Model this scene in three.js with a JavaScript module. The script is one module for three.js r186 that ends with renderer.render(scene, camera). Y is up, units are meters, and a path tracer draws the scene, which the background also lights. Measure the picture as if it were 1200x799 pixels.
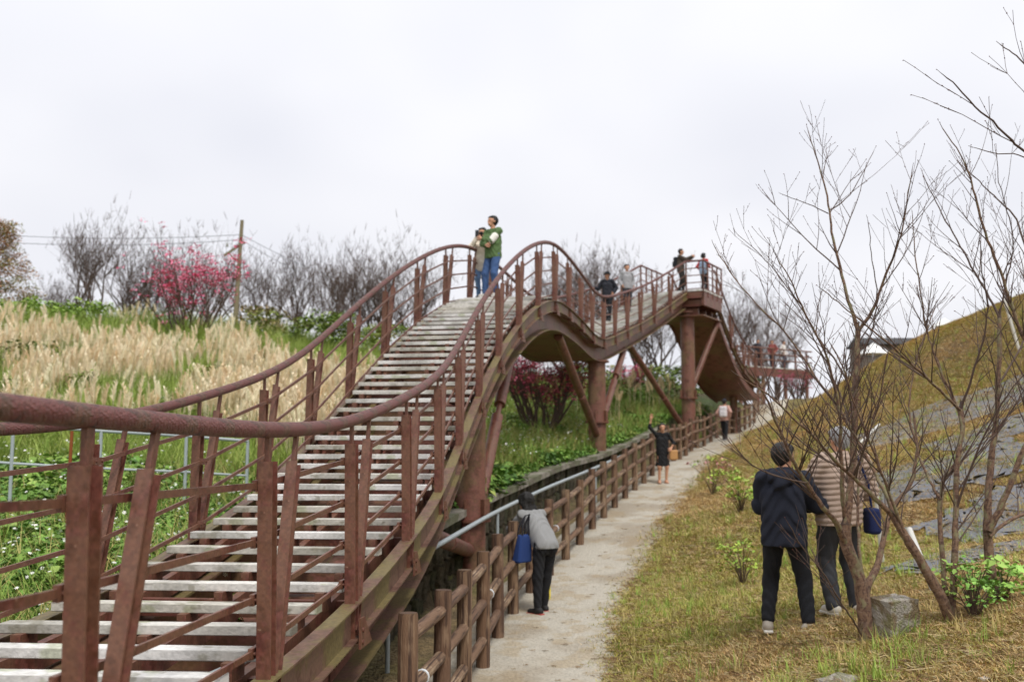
import * as THREE from 'three';
import { mergeGeometries, mergeVertices } from 'three/addons/utils/BufferGeometryUtils.js';
import { RoundedBoxGeometry } from 'three/addons/geometries/RoundedBoxGeometry.js';

// ---------------------------------------------------------------- camera, sky, sun, exposure
const EYE = 2.2, FPX = 1250, CX = 600, CY = 399.5, PITCH = Math.atan(130.5 / FPX);
const scene = new THREE.Scene();
const camera = new THREE.PerspectiveCamera(2 * Math.atan(CY / FPX) * 180 / Math.PI, 1200 / 799, 0.1, 2000);
camera.position.set(0, EYE, 0);
camera.rotation.x = PITCH;
camera.focus = 6.6; camera.userData.fStop = 2.4;
const renderer = new THREE.WebGLRenderer({ antialias: true });
renderer.toneMapping = THREE.LinearToneMapping;
renderer.toneMappingExposure = 1.47;
renderer.shadowMap.enabled = true;
const SKY_LEVEL = 0.592, SUN = 1.5;

function rng(seed) { let a = seed >>> 0; return () => { a = (a + 0x6D2B79F5) >>> 0; let t = a; t = Math.imul(t ^ (t >>> 15), t | 1); t ^= t + Math.imul(t ^ (t >>> 7), t | 61); return ((t ^ (t >>> 14)) >>> 0) / 4294967296; }; }
const clamp = (x, a = 0, b = 1) => Math.min(b, Math.max(a, x)), lerp = (a, b, t) => a + (b - a) * t;
const smooth = (a, b, x) => { const t = clamp((x - a) / (b - a)); return t * t * (3 - 2 * t); };
const hash = (x, y, z = 0) => { let h = Math.imul(x, 374761393) ^ Math.imul(y, 668265263) ^ Math.imul(z, 2147483647 - 1442695); h = Math.imul(h ^ (h >>> 13), 1274126177); return ((h ^ (h >>> 16)) >>> 0) / 4294967296; };
function vnoise(x, y, per = 0, seed = 0) {
  const xi = Math.floor(x), yi = Math.floor(y), fx = x - xi, fy = y - yi, u = fx * fx * (3 - 2 * fx), v = fy * fy * (3 - 2 * fy);
  const w = (a) => per ? ((a % per) + per) % per : a;
  return lerp(lerp(hash(w(xi), w(yi), seed), hash(w(xi + 1), w(yi), seed), u), lerp(hash(w(xi), w(yi + 1), seed), hash(w(xi + 1), w(yi + 1), seed), u), v);
}
function fbm(x, y, oct = 4, per = 0, seed = 0) { let s = 0, a = 0.5, n = 0; for (let i = 0; i < oct; i++) { s += a * vnoise(x, y, per, seed + i); n += a; a *= 0.5; x *= 2; y *= 2; per *= 2; } return s / n; }
const V = (x, y, z) => new THREE.Vector3(x, y, z);

{ // overcast sky: even bright cloud layer, a little brighter overhead
  const w = 512, h = 256, data = new Float32Array(w * h * 4);
  for (let j = 0; j < h; j++) for (let i = 0; i < w; i++) {
    const el = ((j + 0.5) / h - 0.5) * Math.PI, az = (i + 0.5) / w * Math.PI * 2, s = Math.max(0, Math.sin(el));
    const q = 1.6 / (Math.sin(Math.max(el, 0)) + 0.22), n = fbm(Math.cos(az) * q * 1.3 + 20, Math.sin(az) * q * 1.3 + 20, 5, 0, 5) - 0.5;
    const L = SKY_LEVEL * (el < 0 ? 0.55 : 1 + 0.32 * s) * (1 + 0.2 * n), k = (j * w + i) * 4, c = clamp(0.5 - n * 1.4);
    data[k] = L * lerp(1.0, 0.955, c); data[k + 1] = L * lerp(1.0, 0.972, c); data[k + 2] = L * lerp(1.035, 1.055, c); data[k + 3] = 1;
  }
  const t = new THREE.DataTexture(data, w, h, THREE.RGBAFormat, THREE.FloatType);
  t.mapping = THREE.EquirectangularReflectionMapping; t.magFilter = t.minFilter = THREE.LinearFilter; t.wrapS = THREE.RepeatWrapping; t.needsUpdate = true;
  scene.background = t; scene.environment = t;
}
const sun = new THREE.DirectionalLight(new THREE.Color(1, 0.97, 0.92), SUN);
sun.position.set(18, 60, 22); sun.target.position.set(0, 0, -15); sun.castShadow = true; sun.shadow.radius = 24;
Object.assign(sun.shadow.camera, { left: -60, right: 60, top: 60, bottom: -60, near: 1, far: 160 }); sun.shadow.mapSize.set(2048, 2048);
scene.add(sun, sun.target);

// ---------------------------------------------------------------- helpers
// a pixel of the 1200 x 799 photograph and the ground distance of the thing give its place
function P(x, y, d) { const u = (x - CX) / FPX, v = (CY - y) / FPX, zc = d / (Math.cos(PITCH) - v * Math.sin(PITCH)); return V(u * zc, EYE + zc * (Math.sin(PITCH) + v * Math.cos(PITCH)), -d); }
const used = {};
function numbered(n) { const k = used[n] = (used[n] ?? -1) + 1; return k ? n + '_' + String(k).padStart(3, '0') : n; }
function shadows(o) { o.traverse((m) => { if (m.isMesh) m.castShadow = m.receiveShadow = true; }); return o; }
function tag(o, label, category, group, kind) { Object.assign(o.userData, { label, category }); if (group) o.userData.group = group; if (kind) o.userData.kind = kind; return o; }
function thing(name, label, category, pos = V(0, 0, 0), turn = 0, group) { const o = new THREE.Group(); o.name = numbered(name); o.position.copy(pos); o.rotation.y = turn; tag(o, label, category, group); scene.add(o); return o; }
function part(name, geo, mat, parent) { const m = new THREE.Mesh(geo, mat); m.name = name; m.castShadow = m.receiveShadow = true; parent.add(m); return m; }
function single(name, geo, mat, label, category, group, kind) { const m = new THREE.Mesh(geo, mat); m.name = numbered(name); m.castShadow = m.receiveShadow = true; tag(m, label, category, group, kind); scene.add(m); return m; }
function structure(name, geo, mat, label) { const m = single(name, geo, mat, label, name.replace(/_/g, ' ').split(' ').slice(0, 2).join(' '), undefined, 'structure'); return m; }
const merge = (list) => mergeGeometries(list.map((g) => { const r = g.index ? g.toNonIndexed() : g; for (const k of Object.keys(r.attributes)) if (!['position', 'normal', 'uv', 'color'].includes(k)) r.deleteAttribute(k); return r; }));
function geom(pos, uv, idx, nor, col) { const g = new THREE.BufferGeometry(); g.setAttribute('position', new THREE.Float32BufferAttribute(pos, 3)); g.setAttribute('uv', new THREE.Float32BufferAttribute(uv, 2)); if (col) g.setAttribute('color', new THREE.Float32BufferAttribute(col, 3)); if (idx) g.setIndex(idx); if (nor) g.setAttribute('normal', new THREE.Float32BufferAttribute(nor, 3)); else g.computeVertexNormals(); return g; }
// round tube along points, radius(t), uv in metres
function tube(pts, rad, sides = 6, caps = true) {
  const pos = [], uv = [], nor = [], idx = [], n = pts.length; let len = 0, N = null; const R = typeof rad === 'function' ? rad : () => rad;
  for (let i = 0; i < n; i++) {
    const T = pts[Math.min(i + 1, n - 1)].clone().sub(pts[Math.max(i - 1, 0)]).normalize();
    if (!N) { N = Math.abs(T.y) < 0.9 ? V(0, 1, 0) : V(1, 0, 0); }
    N.addScaledVector(T, -N.dot(T)).normalize(); const B = T.clone().cross(N); if (i) len += pts[i].distanceTo(pts[i - 1]);
    const r = R(i / (n - 1));
    for (let j = 0; j <= sides; j++) { const a = j / sides * Math.PI * 2, c = Math.cos(a), s = Math.sin(a), x = N.x * c + B.x * s, y = N.y * c + B.y * s, z = N.z * c + B.z * s; pos.push(pts[i].x + x * r, pts[i].y + y * r, pts[i].z + z * r); nor.push(x, y, z); uv.push(j / sides * r * 6.283, len); }
    if (i) for (let j = 0; j < sides; j++) { const a = (i - 1) * (sides + 1) + j, b = a + sides + 1; idx.push(a, a + 1, b, b, a + 1, b + 1); }
  }
  if (caps) for (const e of [0, n - 1]) {
    const T = pts[Math.min(e + 1, n - 1)].clone().sub(pts[Math.max(e - 1, 0)]).normalize().multiplyScalar(e ? 1 : -1), c = pos.length / 3; pos.push(pts[e].x, pts[e].y, pts[e].z); nor.push(T.x, T.y, T.z); uv.push(0, 0);
    for (let j = 0; j <= sides; j++) { const k = (e * (sides + 1) + j) * 3; pos.push(pos[k], pos[k + 1], pos[k + 2]); nor.push(T.x, T.y, T.z); uv.push(Math.cos(j), Math.sin(j)); }
    for (let j = 0; j < sides; j++) e ? idx.push(c, c + 1 + j, c + 2 + j) : idx.push(c, c + 2 + j, c + 1 + j);
  }
  return geom(pos, uv, idx, nor);
}
// box with uv in metres, centred, optional random uv shift
function box(w, h, d, ou = 0, ov = 0) {
  const g = new THREE.BoxGeometry(w, h, d), uv = g.attributes.uv, p = g.attributes.position, n = g.attributes.normal;
  for (let i = 0; i < uv.count; i++) { const ax = Math.abs(n.getX(i)), ay = Math.abs(n.getY(i)); ax > 0.5 ? uv.setXY(i, p.getZ(i) + ou, p.getY(i) + ov) : ay > 0.5 ? uv.setXY(i, p.getZ(i) + ou, p.getX(i) + ov) : uv.setXY(i, p.getY(i) + ou, p.getX(i) + ov); }
  return g;
}
const moved = (g, x, y, z) => g.translate(x, y, z);
// prism: flat-sided section [[u,v]...] swept from A to B, side vector S
function prism(sec, A, B, S) {
  const T = B.clone().sub(A), L = T.length(); T.normalize(); const s = S.clone().addScaledVector(T, -S.dot(T)).normalize(), u = T.clone().cross(s), pos = [], uv = [], idx = []; let per = 0;
  const put = (q, O) => O.clone().addScaledVector(s, q[0]).addScaledVector(u, q[1]);
  for (let i = 0; i < sec.length; i++) { const a = sec[i], b = sec[(i + 1) % sec.length], e = Math.hypot(b[0] - a[0], b[1] - a[1]), k = pos.length / 3; for (const [q, O, x, y] of [[a, A, per, 0], [b, A, per + e, 0], [b, B, per + e, L], [a, B, per, L]]) { const w = put(q, O); pos.push(w.x, w.y, w.z); uv.push(x, y); } idx.push(k, k + 1, k + 2, k, k + 2, k + 3); per += e; }
  for (const [O, f] of [[A, 0], [B, 1]]) { const tri = THREE.ShapeUtils.triangulateShape(sec.map((q) => new THREE.Vector2(...q)), []), k = pos.length / 3; for (const q of sec) { const w = put(q, O); pos.push(w.x, w.y, w.z); uv.push(q[0], q[1]); } for (const t of tri) f ? idx.push(k + t[0], k + t[1], k + t[2]) : idx.push(k + t[0], k + t[2], k + t[1]); }
  return geom(pos, uv, idx);
}
const hsec = (w, d, t) => { const a = w / 2, b = d / 2, c = t / 2; return [[-a, -b], [a, -b], [a, -b + t], [c, -b + t], [c, b - t], [a, b - t], [a, b], [-a, b], [-a, b - t], [-c, b - t], [-c, -b + t], [-a, -b + t]]; };
const rsec = (w, d) => [[-w / 2, -d / 2], [w / 2, -d / 2], [w / 2, d / 2], [-w / 2, d / 2]];

// ---------------------------------------------------------------- textures and materials
function tex(size, fn, srgb = true) {
  const data = new Uint8Array(size * size * 4);
  for (let j = 0; j < size; j++) for (let i = 0; i < size; i++) { const c = fn(i / size, j / size), k = (j * size + i) * 4; data[k] = clamp(c[0]) * 255; data[k + 1] = clamp(c[1]) * 255; data[k + 2] = clamp(c[2]) * 255; data[k + 3] = 255; }
  const t = new THREE.DataTexture(data, size, size); t.wrapS = t.wrapT = THREE.RepeatWrapping; t.magFilter = THREE.LinearFilter; t.minFilter = THREE.LinearMipmapLinearFilter; t.generateMipmaps = true; if (srgb) t.colorSpace = THREE.SRGBColorSpace; t.needsUpdate = true; return t;
}
const mix3 = (a, b, t) => [lerp(a[0], b[0], t), lerp(a[1], b[1], t), lerp(a[2], b[2], t)], hex = (h) => [(h >> 16 & 255) / 255, (h >> 8 & 255) / 255, (h & 255) / 255];
const rep = (t, u, v = u) => { const c = t.clone(); c.repeat.set(u, v); c.needsUpdate = true; return c; };
const fields = {};
// tileable noise of base frequency f, computed once and shifted for every seed
function N(u, v, f, o, seed) {
  const key = f * 10 + o, S = 256; let F = fields[key];
  if (!F) { F = fields[key] = new Float32Array(S * S); for (let j = 0; j < S; j++) for (let i = 0; i < S; i++) F[j * S + i] = fbm(i / S * f, j / S * f, o, f, f + o); }
  let x = (u + seed * 0.37) * S, y = (v + seed * 0.61) * S; const xi = Math.floor(x), yi = Math.floor(y), fx = x - xi, fy = y - yi, a = xi & 255, b = (xi + 1) & 255, c = (yi & 255) * S, d = ((yi + 1) & 255) * S;
  return lerp(lerp(F[c + a], F[c + b], fx), lerp(F[d + a], F[d + b], fx), fy);
}
// paint with rust blotches and algae film
const steelTex = (base, rust, algae, amt, seed) => tex(512, (u, v) => {
  const a = N(u, v, 4, 5, seed), b = N(u, v, 9, 5, seed + 20), c = N(u, v, 40, 3, seed + 40), e = N(u, v, 90, 2, seed + 60);
  let col = mix3(hex(base), hex(rust), smooth(0.5, 0.68, b * 0.65 + c * 0.35));
  col = mix3(col, hex(algae), amt * smooth(0.4, 0.62, a * 0.75 + c * 0.25));
  col = mix3(col, [0.72, 0.62, 0.56], 0.5 * smooth(0.76, 0.86, c * 0.6 + e * 0.4));
  const k = 0.86 + 0.28 * e; return col.map((x) => x * k);
});
const grainBump = tex(256, (u, v) => { const e = N(u, v, 24, 4, 7); return [e, e, e]; }, false);
const pitBump = tex(256, (u, v) => { const e = smooth(0.3, 0.7, N(u, v, 16, 4, 17)); return [e, e, e]; }, false);
const streakTex = (base, dark, pale, fu, fv, seed) => tex(512, (u, v) => {
  const a = fbm(u * fu, v * fv, 4, 0, seed), w = vnoise(u * fu * 3, v * fv, 0, seed + 9);
  // blended at the seam so the streaks tile
  const s = smooth(0.85, 1, u), a2 = fbm((u - 1) * fu, v * fv, 4, 0, seed), q = lerp(a, a2, s), b = N(u, v, 6, 4, seed + 3);
  return mix3(mix3(hex(base), hex(dark), smooth(0.45, 0.75, q)), hex(pale), smooth(0.5, 0.8, b * 0.7 + w * 0.3));
});
const std = (o) => new THREE.MeshStandardMaterial({ roughness: 0.8, side: THREE.DoubleSide, ...o });
const brownT = steelTex(0x74453a, 0x56291e, 0x6a583a, 0.4, 101), oliveT = steelTex(0x6d5142, 0x54362a, 0x70663a, 0.8, 202);
const M = {
  paint: std({ map: rep(brownT, 0.9), bumpMap: rep(grainBump, 3), bumpScale: 0.0012, roughness: 0.5 }),
  pipe: std({ map: rep(steelTex(0x74403a, 0x43201a, 0x77664a, 0.5, 303), 2.2), bumpMap: rep(pitBump, 9), bumpScale: 0.006, roughness: 0.55 }),
  beam: std({ map: rep(oliveT, 0.7), bumpMap: rep(grainBump, 3), bumpScale: 0.0012, roughness: 0.6 }),
  girder: std({ map: rep(steelTex(0x7a5044, 0x5f392d, 0x736540, 0.5, 404), 0.55), bumpMap: rep(grainBump, 3), bumpScale: 0.0012, roughness: 0.5 }),
};
const treadTex = [1, 2, 3].map((s) => tex(512, (u, v) => {
  const a = N(u, v, 5, 5, 500 + s), c = N(u, v, 30, 3, 520 + s), g = N(u, v, 80, 2, 540 + s);
  let col = mix3(hex(0xdddbd6), hex(0xb9b7b0), smooth(0.4, 0.7, a)); col = mix3(col, hex(0x7e7a68), 0.5 * smooth(0.57, 0.72, c * 0.6 + a * 0.4)); col = mix3(col, hex(0x7f8a58), 0.35 * smooth(0.62, 0.75, N(u, v, 7, 4, 560 + s)));
  return col.map((x) => x * (0.9 + 0.2 * g));
}));
M.treads = [...treadTex, ...treadTex].map((t, i) => std({ map: rep(t, 0.8), color: [0xffffff, 0xf4f2ec, 0xffffff, 0xe6e3da, 0xfaf8f4, 0xefede8][i], bumpMap: rep(grainBump, 4), bumpScale: 0.002, roughness: 0.85 }));
M.fence = [0, 1, 2].map((i) => std({ map: rep(streakTex([0x765a44, 0x6b503d, 0x7d634c][i], 0x453125, [0x937a61, 0x8a7059, 0xa0896f][i], 26, 2.2, 600 + i), 2.2, 1.1), bumpMap: rep(grainBump, 6, 1.2), bumpScale: 0.006, roughness: 0.85 }));
M.bark = std({ map: rep(tex(512, (u, v) => { const r = fbm(u * 5, v * 46, 4, 0, 71), b = N(u, v, 7, 4, 72), l = smooth(0.66, 0.78, vnoise(u * 7, v * 70, 0, 73)); const q = N(u, v, 24, 4, 74); let c = mix3(hex(0x80644f), hex(0x573f34), smooth(0.42, 0.72, r * 0.2 + q * 0.8)); c = mix3(c, hex(0x87825f), 0.8 * smooth(0.5, 0.68, b)); return mix3(c, hex(0x9c8c80), 0.3 * l); }), 3, 1.6), bumpMap: rep(grainBump, 8, 12), bumpScale: 0.006, roughness: 0.85 });
M.twig = std({ color: 0x57453b, roughness: 0.7 });
M.path = std({ map: rep(tex(1024, (u, v) => { const a = N(u, v, 5, 6, 81), s = N(u, v, 120, 2, 82), d = N(u, v, 14, 4, 83); let c = mix3(hex(0xb5ae9f), hex(0x9d9280), smooth(0.35, 0.7, a)); c = mix3(c, hex(0x9a8462), 0.4 * smooth(0.5, 0.72, d)); c = mix3(c, hex(0x7d7468), 0.5 * smooth(0.6, 0.8, s)); return c.map((x) => x * (0.88 + 0.24 * s)); }), 0.28), bumpMap: rep(grainBump, 1.6), bumpScale: 0.012, roughness: 0.95 });
M.concrete = std({ map: rep(tex(512, (u, v) => { const a = N(u, v, 5, 6, 91), s = N(u, v, 100, 2, 92); return mix3(mix3(hex(0x8e887c), hex(0x6a6455), smooth(0.4, 0.65, a)), hex(0x4f5434), 0.6 * smooth(0.52, 0.7, N(u, v, 8, 4, 93))).map((x) => x * (0.88 + 0.24 * s)); }), 0.5), bumpMap: rep(grainBump, 3), bumpScale: 0.006, roughness: 0.95 });
// ---------------------------------------------------------------- terrain
function tps(pts, lam = 0.003) { // thin plate through [x, depth, height]
  const n = pts.length, m = n + 3, A = [], K = (r2) => r2 < 1e-9 ? 0 : r2 * Math.log(r2) * 0.5, s = 0.05;
  for (let i = 0; i < m; i++) A.push(new Float64Array(m + 1));
  for (let i = 0; i < n; i++) { const [x, y, h] = pts[i]; for (let j = 0; j < n; j++) A[i][j] = K(((x - pts[j][0]) ** 2 + (y - pts[j][1]) ** 2) * s * s) + (i === j ? lam : 0); A[i][n] = A[n][i] = 1; A[i][n + 1] = A[n + 1][i] = x * s; A[i][n + 2] = A[n + 2][i] = y * s; A[i][m] = h; }
  for (let c = 0; c < m; c++) { let p = c; for (let r = c + 1; r < m; r++) if (Math.abs(A[r][c]) > Math.abs(A[p][c])) p = r; [A[c], A[p]] = [A[p], A[c]]; for (let r = 0; r < m; r++) if (r !== c) { const f = A[r][c] / A[c][c]; if (f) for (let k = c; k <= m; k++) A[r][k] -= f * A[c][k]; } }
  const w = A.map((r, i) => r[m] / r[i]);
  return (x, y) => { let v = w[n] + w[n + 1] * x * s + w[n + 2] * y * s; for (let i = 0; i < n; i++) v += w[i] * K(((x - pts[i][0]) ** 2 + (y - pts[i][1]) ** 2) * s * s); return v; };
}
// fence line: x, depth, ground height (all relative to the eye)
const FENCE = [[-0.92, 5.4, -2.3], [-0.82, 6.4, -2.29], [-0.71, 7.5, -2.27], [-0.58, 8.8, -2.28], [-0.43, 10, -2.24], [-0.3, 11.2, -2.18], [-0.15, 12.5, -2.11], [-0.02, 14, -2.05], [0.4, 16, -1.93], [0.88, 18.1, -1.79], [1.91, 22.5, -1.34], [2.85, 26, -0.99], [3.93, 29.8, -0.62], [5.3, 34.5, -0.25], [6.65, 39, 0.15], [9.2, 46, 0.8], [12.5, 54.5, 1.7], [14.5, 60, 2.2]];
function alongFence(d, col) { let i = 0; while (i < FENCE.length - 2 && FENCE[i + 1][1] < d) i++; const a = FENCE[i], b = FENCE[i + 1], t = (d - a[1]) / (b[1] - a[1]); return a[col] + (b[col] - a[col]) * t; }
const fenceX = (d) => (alongFence(d - 0.8, 0) + alongFence(d + 0.8, 0)) / 2;
const WALL_OFF = 1.35, wallX = (d) => fenceX(d) - WALL_OFF;
const rightPts = [...FENCE, ...FENCE.map(([x, d, h]) => [x + 1.6, d, h + 0.02]),
  [0, 0, -1.75], [-1, 3, -2.2], [-3, 3, -2.25], [-3, 8, -2.3], [-3, 14, -2.2], [2, 4, -1.8], [3.1, 6.5, -1.42], [1.94, 8.1, -1.78], [5, 4, -0.95], [8, 5, -0.1], [3, -3, -1.4], [-4, -3, -2],
  [2.6, 10.2, -1.62], [3.1, 10.2, -1.57], [2.99, 9, -1.58], [3.6, 8.8, -1.4], [4.07, 9, -1.13], [2.2, 12.5, -1.75], [3.7, 12.5, -1.5], [5.2, 13, -1.2], [6.7, 14, -0.95], [5, 17, -0.95], [6.8, 17, -0.4], [3, 18, -1.45], [6.4, 20, -0.42], [5.3, 22, -0.65], [10.6, 22, 0.9], [10.8, 27, 1.1], [9.6, 30, 0.75], [7, 32, 0.1], [9.1, 38, 0.75], [13, 32, 2.2], [16.3, 34, 4.85], [16.8, 38, 4.95], [16.9, 42, 4.85], [16.6, 46, 4.3], [16, 50, 3.5], [14, 55, 2.9], [20, 50, 5], [22, 38, 6], [24, 28, 5.2], [16, 20, 2.4], [12, 12, 0.6], [18, 62, 3.2], [30, 60, 5], [30, 10, 4], [30, 40, 7]];
const leftPts = [[-0.7, 18.5, -0.72], [0.7, 22.5, -0.5], [2.2, 28, -0.2], [4.9, 38, 0.7], [8, 48, 1.7], [-1.4, 13, -1.25], [-2, 9, -1.75], [-2.5, 5, -2.1], [-4.5, 9, -1.75], [-5, 12, -1.3], [-8, 20, -0.05], [-10.4, 26, 1.1], [-13, 33, 2.5], [-15.2, 38, 3.8], [-19, 40, 4.3], [-10.7, 42, 4.1], [-7.4, 46, 4.1], [-3, 30, 0.8], [1.4, 36, 1.1], [-2, 40, 2.4], [5.4, 45, 2.1], [7.9, 55, 3.5], [0, 55, 3.8], [-12, 60, 4.3], [-25, 55, 4.6], [14, 62, 3.2], [-10, 15, -0.8], [-15, 25, 1.0], [-20, 12, -0.7], [-8, 4, -2], [-20, 0, -1.7], [-4, -3, -2.1], [-28, 35, 4], [-3, 20, -0.5], [-1, 24, -0.1]];
const hR = tps(rightPts), hL = tps(leftPts);
function ground(x, z) { // world height
  const d = -z, dc = clamp(d, -8, 64), xc = clamp(x, -30, 30), w = wallX(clamp(d, 0, 60)), step = smooth(7.5, 10.5, d) * (1 - smooth(50, 58, d));
  const wide = lerp(1.6, 0.08, step), k = smooth(w - wide, w + wide, x);
  const a = k < 1 ? hL(xc, dc) : 0, b = k > 0 ? hR(xc, dc) : 0; let h = lerp(a, b, k);
  h += 0.05 * (fbm(x * 0.9 + 50, z * 0.9, 3, 0, 33) - 0.5) + 0.18 * (fbm(x * 0.22 + 90, z * 0.22, 2, 0, 34) - 0.5) * smooth(0.6, 4, Math.abs(x - (fenceX(clamp(d, 0, 60)) + 0.8)));
  const far = smooth(60, 110, Math.hypot(x, d)); return EYE + lerp(h, 1.5, far);
}
const G = (x, d) => V(x, ground(x, -d), -d);
{
  const warp = (a, b, n, c, fine) => { const out = []; for (let i = 0; i <= n; i++) out.push(a + (b - a) * i / n); return out; };
  const xs = [-900, -400, -200, -120, -80, -60, -48, ...warp(-38, -8, 75), ...warp(-7.8, 9, 150), ...warp(9.3, 32, 65), 40, 50, 65, 90, 140, 250, 500, 900];
  const ds = [-600, -200, -60, -20, ...warp(-8, 4, 30), ...warp(4.15, 26, 150), ...warp(26.3, 64, 110), 70, 80, 95, 120, 180, 300, 600, 1500];
  const pos = [], uv = [], idx = [], col = [], nx = xs.length;
  const straw = [0.25, 0.18, 0.09], moss = [0.21, 0.18, 0.06], earth = [0.1, 0.07, 0.042], leaf = [0.055, 0.08, 0.022];
  for (const d of ds) for (const x of xs) {
    pos.push(x, ground(x, -d), -d); uv.push(x, d);
    const right = smooth(-0.2, 0.4, x - wallX(clamp(d, 0, 60))), n1 = fbm(x * 0.5 + 7, d * 0.5, 4, 0, 41), n2 = fbm(x * 1.7, d * 1.7 + 9, 3, 0, 42);
    let c = mix3(straw, moss, smooth(0.42, 0.6, n1 * 0.7 + n2 * 0.3)); c = mix3(c, earth, 0.7 * smooth(0.56, 0.7, n2)); c = mix3(mix3(leaf, earth, smooth(0.5, 0.7, n2)), c, right); col.push(...c);
  }
  for (let j = 0; j < ds.length - 1; j++) for (let i = 0; i < nx - 1; i++) { const a = j * nx + i; idx.push(a, a + 1, a + nx, a + 1, a + nx + 1, a + nx); }
  const m = std({ vertexColors: true, roughness: 1, map: rep(tex(512, (u, v) => { const a = N(u, v, 30, 4, 51), b = N(u, v, 6, 4, 52), k = 0.55 + 0.5 * a + 0.25 * b; return [k, k * 0.99, k * 0.96]; }), 0.55), bumpMap: rep(grainBump, 1.4), bumpScale: 0.05 });
  structure('ground', geom(pos, uv, idx, null, col), m, 'grassy sloping ground on both sides of the footpath');
}
{ // footpath: a sheet with a ragged edge on the grass side
  const pos = [], uv = [], idx = [], K = 14; let r = 0;
  for (let d = 3.5; d <= 58; d += 0.14, r++) {
    const f = fenceX(d), L = f - 0.55 - 0.5 * (1 - smooth(7.5, 10.5, d)), nE = (fbm(d * 0.7, 3, 4, 0, 61) - 0.5) * 0.5 + (fbm(d * 4, 8, 3, 0, 62) - 0.5) * 0.18, Rr = f + lerp(1.2, 1.5, smooth(8, 16, d)) + nE;
    for (let k = 0; k <= K; k++) { const x = lerp(L, Rr, k / K); pos.push(x, ground(x, -d) + (k === K ? -0.01 : 0.022), -d); uv.push(x, d); if (r && k) { const a = r * (K + 1) + k; idx.push(a - K - 2, a - K - 1, a - 1, a - 1, a - K - 1, a); } }
  }
  structure('footpath', geom(pos, uv, idx), M.path, 'pale worn concrete footpath climbing beside the log fence');
}

// ---------------------------------------------------------------- wave bridge
const KD = [1.96, 4.46, 7.14, 9.82, 12.5, 15.18, 17.86, 20.54, 22.77, 25.0, 27.23, 29.46, 32.14, 34.82, 37.5, 41.07], KX = [-2.451, -2.224, -2.039, -1.793, -1.633, -1.391, -1.005, -0.473, 0.0, 0.474, 0.954, 1.48, 2.199, 3.066, 4.108, 5.894], KH = [-0.974, -1.011, -0.927, -0.558, -0.008, 0.927, 1.964, 2.877, 3.32, 3.392, 3.325, 3.239, 3.589, 4.161, 4.865, 6.207];
function spline(k, v) { const n = k.length, h = [], m = new Array(n).fill(0), l = [1], mu = [0], z = [0]; for (let i = 0; i < n - 1; i++) h.push(k[i + 1] - k[i]); for (let i = 1; i < n - 1; i++) { l[i] = 2 * (k[i + 1] - k[i - 1]) - h[i - 1] * mu[i - 1]; mu[i] = h[i] / l[i]; z[i] = (6 * ((v[i + 1] - v[i]) / h[i] - (v[i] - v[i - 1]) / h[i - 1]) - h[i - 1] * z[i - 1]) / l[i]; } for (let i = n - 2; i > 0; i--) m[i] = z[i] - mu[i] * m[i + 1]; return (x) => { let i = 0; while (i < n - 2 && k[i + 1] < x) i++; const a = (k[i + 1] - x) / h[i], c = (x - k[i]) / h[i]; return a * v[i] + c * v[i + 1] + ((a ** 3 - a) * m[i] + (c ** 3 - c) * m[i + 1]) * h[i] * h[i] / 6; }; }
class Line3 { // dense centre line with arc length in plan
  constructor(pts) { this.p = pts; this.s = [0]; for (let i = 1; i < pts.length; i++) this.s.push(this.s[i - 1] + Math.hypot(pts[i].x - pts[i - 1].x, pts[i].z - pts[i - 1].z)); this.len = this.s.at(-1); }
  idx(s) { let a = 0, b = this.s.length - 1; while (b - a > 1) { const m = (a + b) >> 1; this.s[m] <= s ? a = m : b = m; } return a; }
  at(s) { const i = this.idx(clamp(s, 0, this.len)), t = (s - this.s[i]) / (this.s[i + 1] - this.s[i]); return this.p[i].clone().lerp(this.p[i + 1], t); }
  dir(s) { const d = this.at(Math.min(s + 0.15, this.len)).sub(this.at(Math.max(s - 0.15, 0))); return V(d.x, 0, d.z).normalize(); }
  put(s, o, v) { const d = this.dir(s); return this.at(s).add(V(-d.z * o, v, d.x * o)); }
  sOfDepth(d) { let i = 0; while (i < this.p.length - 2 && -this.p[i + 1].z < d) i++; return this.s[i] + (d + this.p[i].z) / (this.p[i].z - this.p[i + 1].z) * (this.s[i + 1] - this.s[i]); }
}
const sx = spline(KD, KX), sh = spline(KD, KH), dense = [];
for (let d = -0.6; d < 41.07; d += 0.1) dense.push(d < 1.96 ? V(KX[0] + (d - 1.96) * 0.092, EYE + KH[0] + (1.96 - d) * 0.01, -d) : V(sx(d), EYE + sh(d), -d));
dense.push(V(KX[15], EYE + KH[15], -41.07));
const LINE = new Line3(dense);
// a section [[offset, height]...] carried along a walkway
function loft(line, sec, s0, s1, ds, closed = true) {
  const n = Math.max(1, Math.round((s1 - s0) / ds)), pos = [], uv = [], idx = [], q = closed ? sec.length : sec.length - 1; let per = 0;
  for (let e = 0; e < q; e++) { const a = sec[e], b = sec[(e + 1) % sec.length], w = Math.hypot(a[0] - b[0], a[1] - b[1]), k0 = pos.length / 3; let len = 0, last = null;
    for (let i = 0; i <= n; i++) { const s = s0 + (s1 - s0) * i / n, A = line.put(s, a[0], a[1]), B = line.put(s, b[0], b[1]); if (last) len += A.distanceTo(last); last = A; pos.push(A.x, A.y, A.z, B.x, B.y, B.z); uv.push(per, len, per + w, len); if (i) { const k = k0 + i * 2; idx.push(k - 2, k, k - 1, k - 1, k, k + 1); } } per += w; }
  return geom(pos, uv, idx);
}
const rect = (o0, o1, v0, v1) => [[o0, v1], [o1, v1], [o1, v0], [o0, v0]];
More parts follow.
